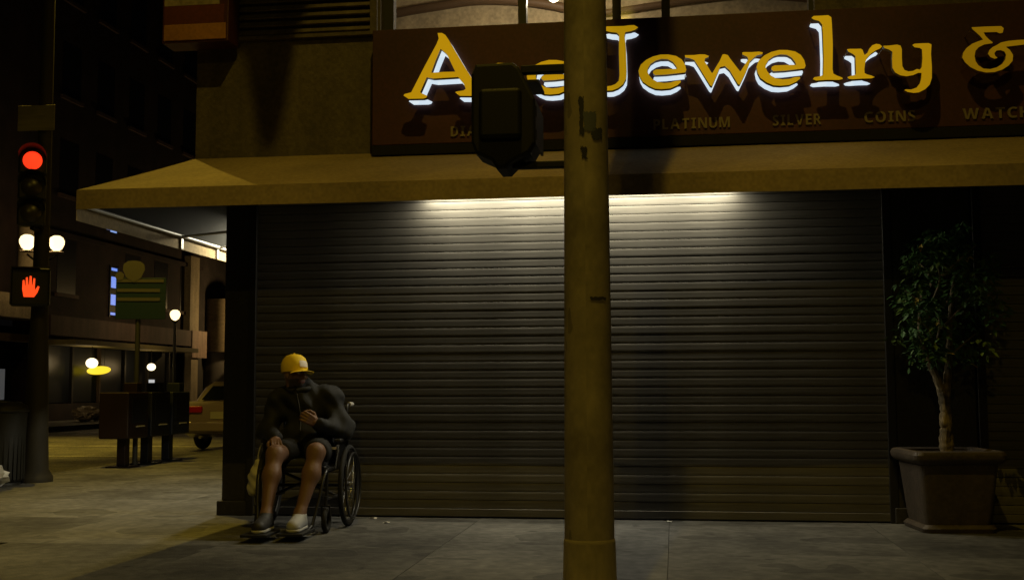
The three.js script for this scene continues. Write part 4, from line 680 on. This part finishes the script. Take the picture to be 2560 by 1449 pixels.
{
  const W = thing('wheelchair', 'black manual wheelchair carrying the person in the yellow cap', 'wheelchair', CH.pos, CH.turn);
  const fr = mat(0.018, 0.018, 0.02, 0.4), rub = mat(0.012, 0.012, 0.012, 0.85), vinyl = mat(0.015, 0.015, 0.017, 0.5), chrome = mat(0.5, 0.5, 0.5, 0.25, { metalness: 0.9 });
  for (const s of [-1, 1]) {
    const w = part('wheel', new THREE.TorusGeometry(0.292, 0.019, 10, 56).rotateY(Math.PI / 2).translate(s * 0.315, 0.311, -0.09), rub, W);
    part('rim', new THREE.TorusGeometry(0.27, 0.009, 8, 56).rotateY(Math.PI / 2).translate(s * 0.315, 0.311, -0.09), fr, w);
    part('push_rim', new THREE.TorusGeometry(0.248, 0.009, 8, 56).rotateY(Math.PI / 2).translate(s * 0.35, 0.311, -0.09), fr, w);
    part('hub', new THREE.CylinderGeometry(0.03, 0.03, 0.07, 16).rotateZ(Math.PI / 2).translate(s * 0.315, 0.311, -0.09), chrome, w);
    for (let i = 0; i < 20; i++) { const a = i / 20 * Math.PI * 2, b = a + (i % 2 ? 0.35 : -0.35); part('spoke', rod(V(s * (0.315 + (i % 2 ? 0.025 : -0.025)), 0.311 + 0.03 * Math.sin(b), -0.09 + 0.03 * Math.cos(b)), V(s * 0.315, 0.311 + 0.268 * Math.sin(a), -0.09 + 0.268 * Math.cos(a)), 0.0016, 0.0016, 5), chrome, w); }
    const c = part('caster', new THREE.TorusGeometry(0.072, 0.02, 10, 28).rotateY(Math.PI / 2).translate(s * 0.25, 0.092, 0.36), rub, W);
    part('caster_fork', merge([rod(V(s * 0.25 - 0.03, 0.092, 0.36), V(s * 0.25 - 0.03, 0.2, 0.385), 0.007), rod(V(s * 0.25 + 0.03, 0.092, 0.36), V(s * 0.25 + 0.03, 0.2, 0.385), 0.007), rod(V(s * 0.25 - 0.034, 0.2, 0.385), V(s * 0.25 + 0.034, 0.2, 0.385), 0.008), rod(V(s * 0.25, 0.2, 0.385), V(s * 0.25, 0.27, 0.385), 0.013)]), fr, c);
    part('side_frame', merge([tube([[s * 0.25, 0.24, -0.26], [s * 0.25, 0.24, 0.0], [s * 0.25, 0.25, 0.38]], 0.0125, 16), tube([[s * 0.25, 0.46, -0.27], [s * 0.25, 0.46, 0.1], [s * 0.25, 0.45, 0.38], [s * 0.245, 0.40, 0.43], [s * 0.22, 0.2, 0.52], [s * 0.2, 0.075, 0.58]], 0.0125, 40), rod(V(s * 0.25, 0.24, -0.25), V(s * 0.25, 0.5, -0.25), 0.0125), rod(V(s * 0.25, 0.25, 0.36), V(s * 0.25, 0.46, 0.36), 0.0125)]), fr, W);
    part('back_post', tube([[s * 0.25, 0.45, -0.25], [s * 0.25, 0.7, -0.265], [s * 0.25, 0.905, -0.28], [s * 0.25, 0.93, -0.30], [s * 0.25, 0.93, -0.36]], 0.0125, 30), fr, W);
    part('push_handle', new THREE.CylinderGeometry(0.02, 0.018, 0.12, 14).rotateX(Math.PI / 2).translate(s * 0.25, 0.93, -0.40), s > 0 ? mat(0.5, 0.48, 0.44, 0.6) : rub, W);
    part('armrest', new RoundedBoxGeometry(0.055, 0.03, 0.34, 3, 0.012).translate(s * 0.285, 0.665, 0.01), vinyl, W);
    part('armrest_post', rod(V(s * 0.285, 0.46, -0.18), V(s * 0.285, 0.65, -0.16), 0.011), fr, W); part('armrest_post', rod(V(s * 0.285, 0.45, 0.16), V(s * 0.285, 0.65, 0.16), 0.011), fr, W);
    part('skirt_guard', box(s * 0.268 - 0.003, s * 0.268 + 0.003, 0.47, 0.645, -0.16, 0.15), vinyl, W);
    part('footrest', merge([new RoundedBoxGeometry(0.19, 0.02, 0.34, 2, 0.006).translate(s * 0.115 + 0.005, 0.05, s < 0 ? 0.80 : 0.73), rod(V(s * 0.2, 0.08, 0.57), V(s * 0.185, 0.05, 0.66), 0.011)]), vinyl, W);
  }
  part('seat', new RoundedBoxGeometry(0.47, 0.05, 0.46, 3, 0.02).translate(0, 0.462, 0.1), vinyl, W);
  part('cushion', new RoundedBoxGeometry(0.44, 0.06, 0.44, 3, 0.025).translate(0, 0.505, 0.1), mat(0.03, 0.03, 0.033, 0.8), W);
  part('backrest', sheet([[-0.24, 0.5, -0.255], [0.24, 0.5, -0.255], [0.24, 0.89, -0.275], [-0.24, 0.89, -0.275]], 8, 6, 0.012, (u, v) => -0.035 * Math.sin(Math.PI * u)), vinyl, W);
  part('cross_brace', merge([rod(V(-0.24, 0.25, 0.02), V(0.24, 0.45, 0.02), 0.011), rod(V(0.24, 0.25, 0.05), V(-0.24, 0.45, 0.05), 0.011)]), fr, W);
  part('axle_bar', rod(V(-0.3, 0.311, -0.09), V(0.3, 0.311, -0.09), 0.012), fr, W);
  part('brake_lever', merge([rod(V(0.275, 0.46, 0.2), V(0.31, 0.6, 0.27), 0.007), rod(V(0.31, 0.59, 0.265), V(0.315, 0.635, 0.29), 0.011)]), chrome, W);
  part('reflector', new RoundedBoxGeometry(0.05, 0.02, 0.012, 2, 0.004).translate(0.275, 0.61, 0.215), mat(0.85, 0.8, 0.7, 0.2, { metalness: 0.6 }), W);
}
{
  const b = thing('drink_bottle', 'small clear bottle with blue band on the wheelchair armrest', 'bottle', [-2.82 + 0.315, 0.681, 0.70]);
  part('bottle_body', lathe([[0, 0.001], [0.028, 0.001], [0.031, 0.008], [0.031, 0.075], [0.026, 0.09], [0.012, 0.108], [0.012, 0.118]], 20), mat(0.55, 0.58, 0.58, 0.25), b);
  part('band', new THREE.CylinderGeometry(0.0322, 0.0322, 0.022, 20, 1, true).translate(0, 0.058, 0), mat(0.04, 0.12, 0.22, 0.4), b);
  part('bottle_cap', new THREE.CylinderGeometry(0.0145, 0.0145, 0.016, 16).translate(0, 0.125, 0), mat(0.7, 0.7, 0.7, 0.5), b);
}
{ // plastic bag hung on the right armrest
  const b = thing('carrier_bag', 'limp white carrier bag hanging on the right side of the wheelchair', 'bag', CH.pos, CH.turn);
  const f = field([[[-0.355, 0.50, 0.12], [-0.36, 0.40, 0.13], 0.022, 0.05], [[-0.36, 0.40, 0.13], [-0.365, 0.305, 0.13], 0.05, 0.062]], 0.03);
  part('sack', nets((x, y, z) => f(x, y, z) + 0.008 * Math.sin(y * 50 + z * 40) * Math.sin(x * 60 + y * 30), [-0.47, 0.2, 0.0], [-0.27, 0.58, 0.26], 0.008), mat(0.55, 0.53, 0.48, 0.5), b);
  part('strap', tube([[-0.355, 0.50, 0.11], [-0.335, 0.6, 0.11], [-0.29, 0.687, 0.11], [-0.25, 0.62, 0.11]], 0.006, 20, 6), mat(0.55, 0.53, 0.48, 0.5), b);
}

// ------------------------------------------------------------------ planter and tree
{
  const p = thing('planter', 'square dark terracotta planter with a rolled rim by the right pillar', 'planter', [2.02, 0, 0.32], 0.10);
  const clay = mat(0.12, 0.095, 0.075, 0.6, { map: T.stucco, bumpMap: T.stuccoB, bumpScale: 0.002 });
  const ring = (rings) => { // loft of rounded squares: [y, half, radius]
    const pos = [], idx = [], n = 32; rings.forEach(([y, h, r]) => { for (let i = 0; i < n; i++) { const q = Math.floor(i / 8), a = (q + (i % 8) / 7) * Math.PI / 2 * 1, t = (i % 8) / 7 * Math.PI / 2 + q * Math.PI / 2, cx = [1, -1, -1, 1][q] * (h - r), cz = [1, 1, -1, -1][q] * (h - r); pos.push(cx + r * Math.cos(t), y, cz + r * Math.sin(t)); } });
    for (let k = 0; k < rings.length - 1; k++) for (let i = 0; i < n; i++) { const a = k * n + i, b = k * n + (i + 1) % n; idx.push(a, a + n, b, b, a + n, b + n); }
    const g = new THREE.BufferGeometry(); g.setAttribute('position', new THREE.Float32BufferAttribute(pos, 3)); g.setIndex(idx); return uvm(toCreasedNormals(g, 0.6));
  };
  part('pot', ring([[0.055, 0.18, 0.04], [0.055, 0.235, 0.05], [0.10, 0.245, 0.05], [0.48, 0.285, 0.05], [0.50, 0.285, 0.05]]), clay, p);
  part('rim', ring([[0.495, 0.29, 0.05], [0.505, 0.315, 0.055], [0.53, 0.335, 0.06], [0.56, 0.338, 0.06], [0.585, 0.325, 0.06], [0.592, 0.30, 0.05], [0.58, 0.275, 0.05], [0.5, 0.265, 0.05]]), clay, p);
  part('foot_moulding', ring([[0, 0.2, 0.04], [0.0, 0.262, 0.05], [0.03, 0.27, 0.05], [0.055, 0.25, 0.05], [0.058, 0.2, 0.04]]), clay, p);
  const soil = new THREE.PlaneGeometry(0.54, 0.54, 20, 20).rotateX(-Math.PI / 2); { const q = soil.attributes.position; for (let i = 0; i < q.count; i++) q.setY(i, 0.555 + rr(-0.012, 0.016)); soil.computeVertexNormals(); }
  part('soil', uvm(soil), mat(0.03, 0.022, 0.015, 0.95), p);
}
{
  const t = thing('potted_tree', 'small leafy ficus tree with pale forked trunk growing in the planter', 'tree', [2.02, 0.55, 0.32]);
  const bark = mat(0.62, 0.55, 0.42, 0.85, { map: T.bark, bumpMap: T.bark, bumpScale: 0.006 });
  const limb = (pts, r0, r1) => { const cv = new THREE.CatmullRomCurve3(pts.map(p => V(...p))), n = 26, g = new THREE.TubeGeometry(cv, n, 1, 10, false), p = g.attributes.position, fr = cv.getSpacedPoints(n); for (let i = 0; i <= n; i++) { const c = cv.getPointAt(i / n), r = (r0 + (r1 - r0) * i / n) * (1 + 0.10 * Math.sin(i * 2.1)); for (let j = 0; j <= 10; j++) { const k = i * 11 + j; p.setXYZ(k, c.x + (p.getX(k) - c.x) * r, c.y + (p.getY(k) - c.y) * r, c.z + (p.getZ(k) - c.z) * r); } } g.computeVertexNormals(); return uvm(g); };
  part('trunk', merge([limb([[0, -0.01, 0], [-0.012, 0.12, 0.01], [0.01, 0.26, 0], [-0.008, 0.38, 0.008], [-0.02, 0.48, 0]], 0.044, 0.035), limb([[0.012, 0, 0.012], [0.02, 0.13, -0.012], [-0.015, 0.25, 0.015], [0.012, 0.37, -0.01], [0.01, 0.48, 0.0]], 0.038, 0.032)]), bark, t);
  const tips = [];
  const br = (pts, a, b) => { tips.push(V(...pts[pts.length - 1])); return limb(pts, a, b); };
  part('limb', br([[-0.015, 0.45, 0], [-0.06, 0.58, 0.02], [-0.12, 0.72, 0.02], [-0.17, 0.92, 0.04], [-0.15, 1.2, 0.03]], 0.032, 0.01), bark, t);
  part('limb', br([[0.01, 0.45, 0], [0.03, 0.60, -0.01], [0.05, 0.8, -0.02], [0.06, 1.05, 0.0], [0.10, 1.4, 0.02]], 0.032, 0.01), bark, t);
  for (let i = 0; i < 9; i++) { const a = i * 2.4, y = 0.7 + i * 0.08; part('branch', br([[-0.04 + 0.05 * Math.cos(a), y, 0.02 * Math.sin(a)], [0.14 * Math.cos(a), y + 0.12, 0.14 * Math.sin(a)], [0.26 * Math.cos(a), y + 0.22, 0.24 * Math.sin(a)]], 0.011, 0.004), bark, t); }
  // crown: clustered leaf blades, each two folded faces
  const pos = [], col = [], clumps = [];
  for (let i = 0; i < 105; i++) { const y = rr(0.72, 1.66), k = (y - 0.72) / 0.94, R = 0.43 * Math.pow(Math.sin(Math.PI * Math.min(0.97, 0.2 + 0.76 * k)), 0.8), a = rnd() * 6.283, r = R * Math.sqrt(0.15 + 0.85 * rnd()); clumps.push([V(Math.cos(a) * r + 0.04, y, Math.sin(a) * r * 0.8), rr(0.055, 0.115)]); }
  for (const [x, y, z] of [[0.16, 1.70, 0.05], [-0.12, 1.62, 0.05], [-0.36, 0.86, 0.05], [0.36, 1.5, 0.0]]) clumps.push([V(x, y, z), 0.06]);
  for (const [c, R] of clumps) {
    const tone = rnd(), n = Math.round(R * 260);
    for (let i = 0; i < n; i++) {
      const d = V(rr(-1, 1), rr(-1, 1), rr(-1, 1)).normalize(), p = c.clone().addScaledVector(d, R * Math.cbrt(rnd())), L = rr(0.045, 0.08), w = L * 0.26;
      const ax = V(d.x + rr(-0.6, 0.6), -0.35 + rr(-0.6, 0.5), d.z + rr(-0.6, 0.6)).normalize(), sd = ax.clone().cross(V(rr(-0.4, 0.4), 1, rr(-0.4, 0.4))).normalize(), up = sd.clone().cross(ax);
      const P = [p, p.clone().addScaledVector(ax, L * 0.45).addScaledVector(sd, w).addScaledVector(up, 0.006), p.clone().addScaledVector(ax, L), p.clone().addScaledVector(ax, L * 0.45).addScaledVector(sd, -w).addScaledVector(up, 0.006), p.clone().addScaledVector(ax, L * 0.5)];
      const yl = rnd() > 0.985, k = 0.7 + 0.6 * rnd(), cc = yl ? [0.40, 0.28, 0.02] : tone > 0.8 ? [0.09 * k, 0.15 * k, 0.02 * k] : [0.045 * k, 0.12 * k, 0.026 * k];
      for (const [a, b, e] of [[0, 1, 4], [1, 2, 4], [2, 3, 4], [3, 0, 4]]) for (const q of [a, b, e]) { pos.push(P[q].x, P[q].y, P[q].z); col.push(...cc); }
    }
  }
  const g = new THREE.BufferGeometry(); g.setAttribute('position', new THREE.Float32BufferAttribute(pos, 3)); g.setAttribute('color', new THREE.Float32BufferAttribute(col, 3)); g.computeVertexNormals();
  const cr = part('crown', g, new THREE.MeshPhysicalMaterial({ vertexColors: true, roughness: 0.6, side: THREE.DoubleSide }), t); cr.userData.kind = 'stuff';
}

scene.traverse(o => { if (o.isMesh) { o.castShadow = true; o.receiveShadow = true; } });
renderer.render(scene, camera);
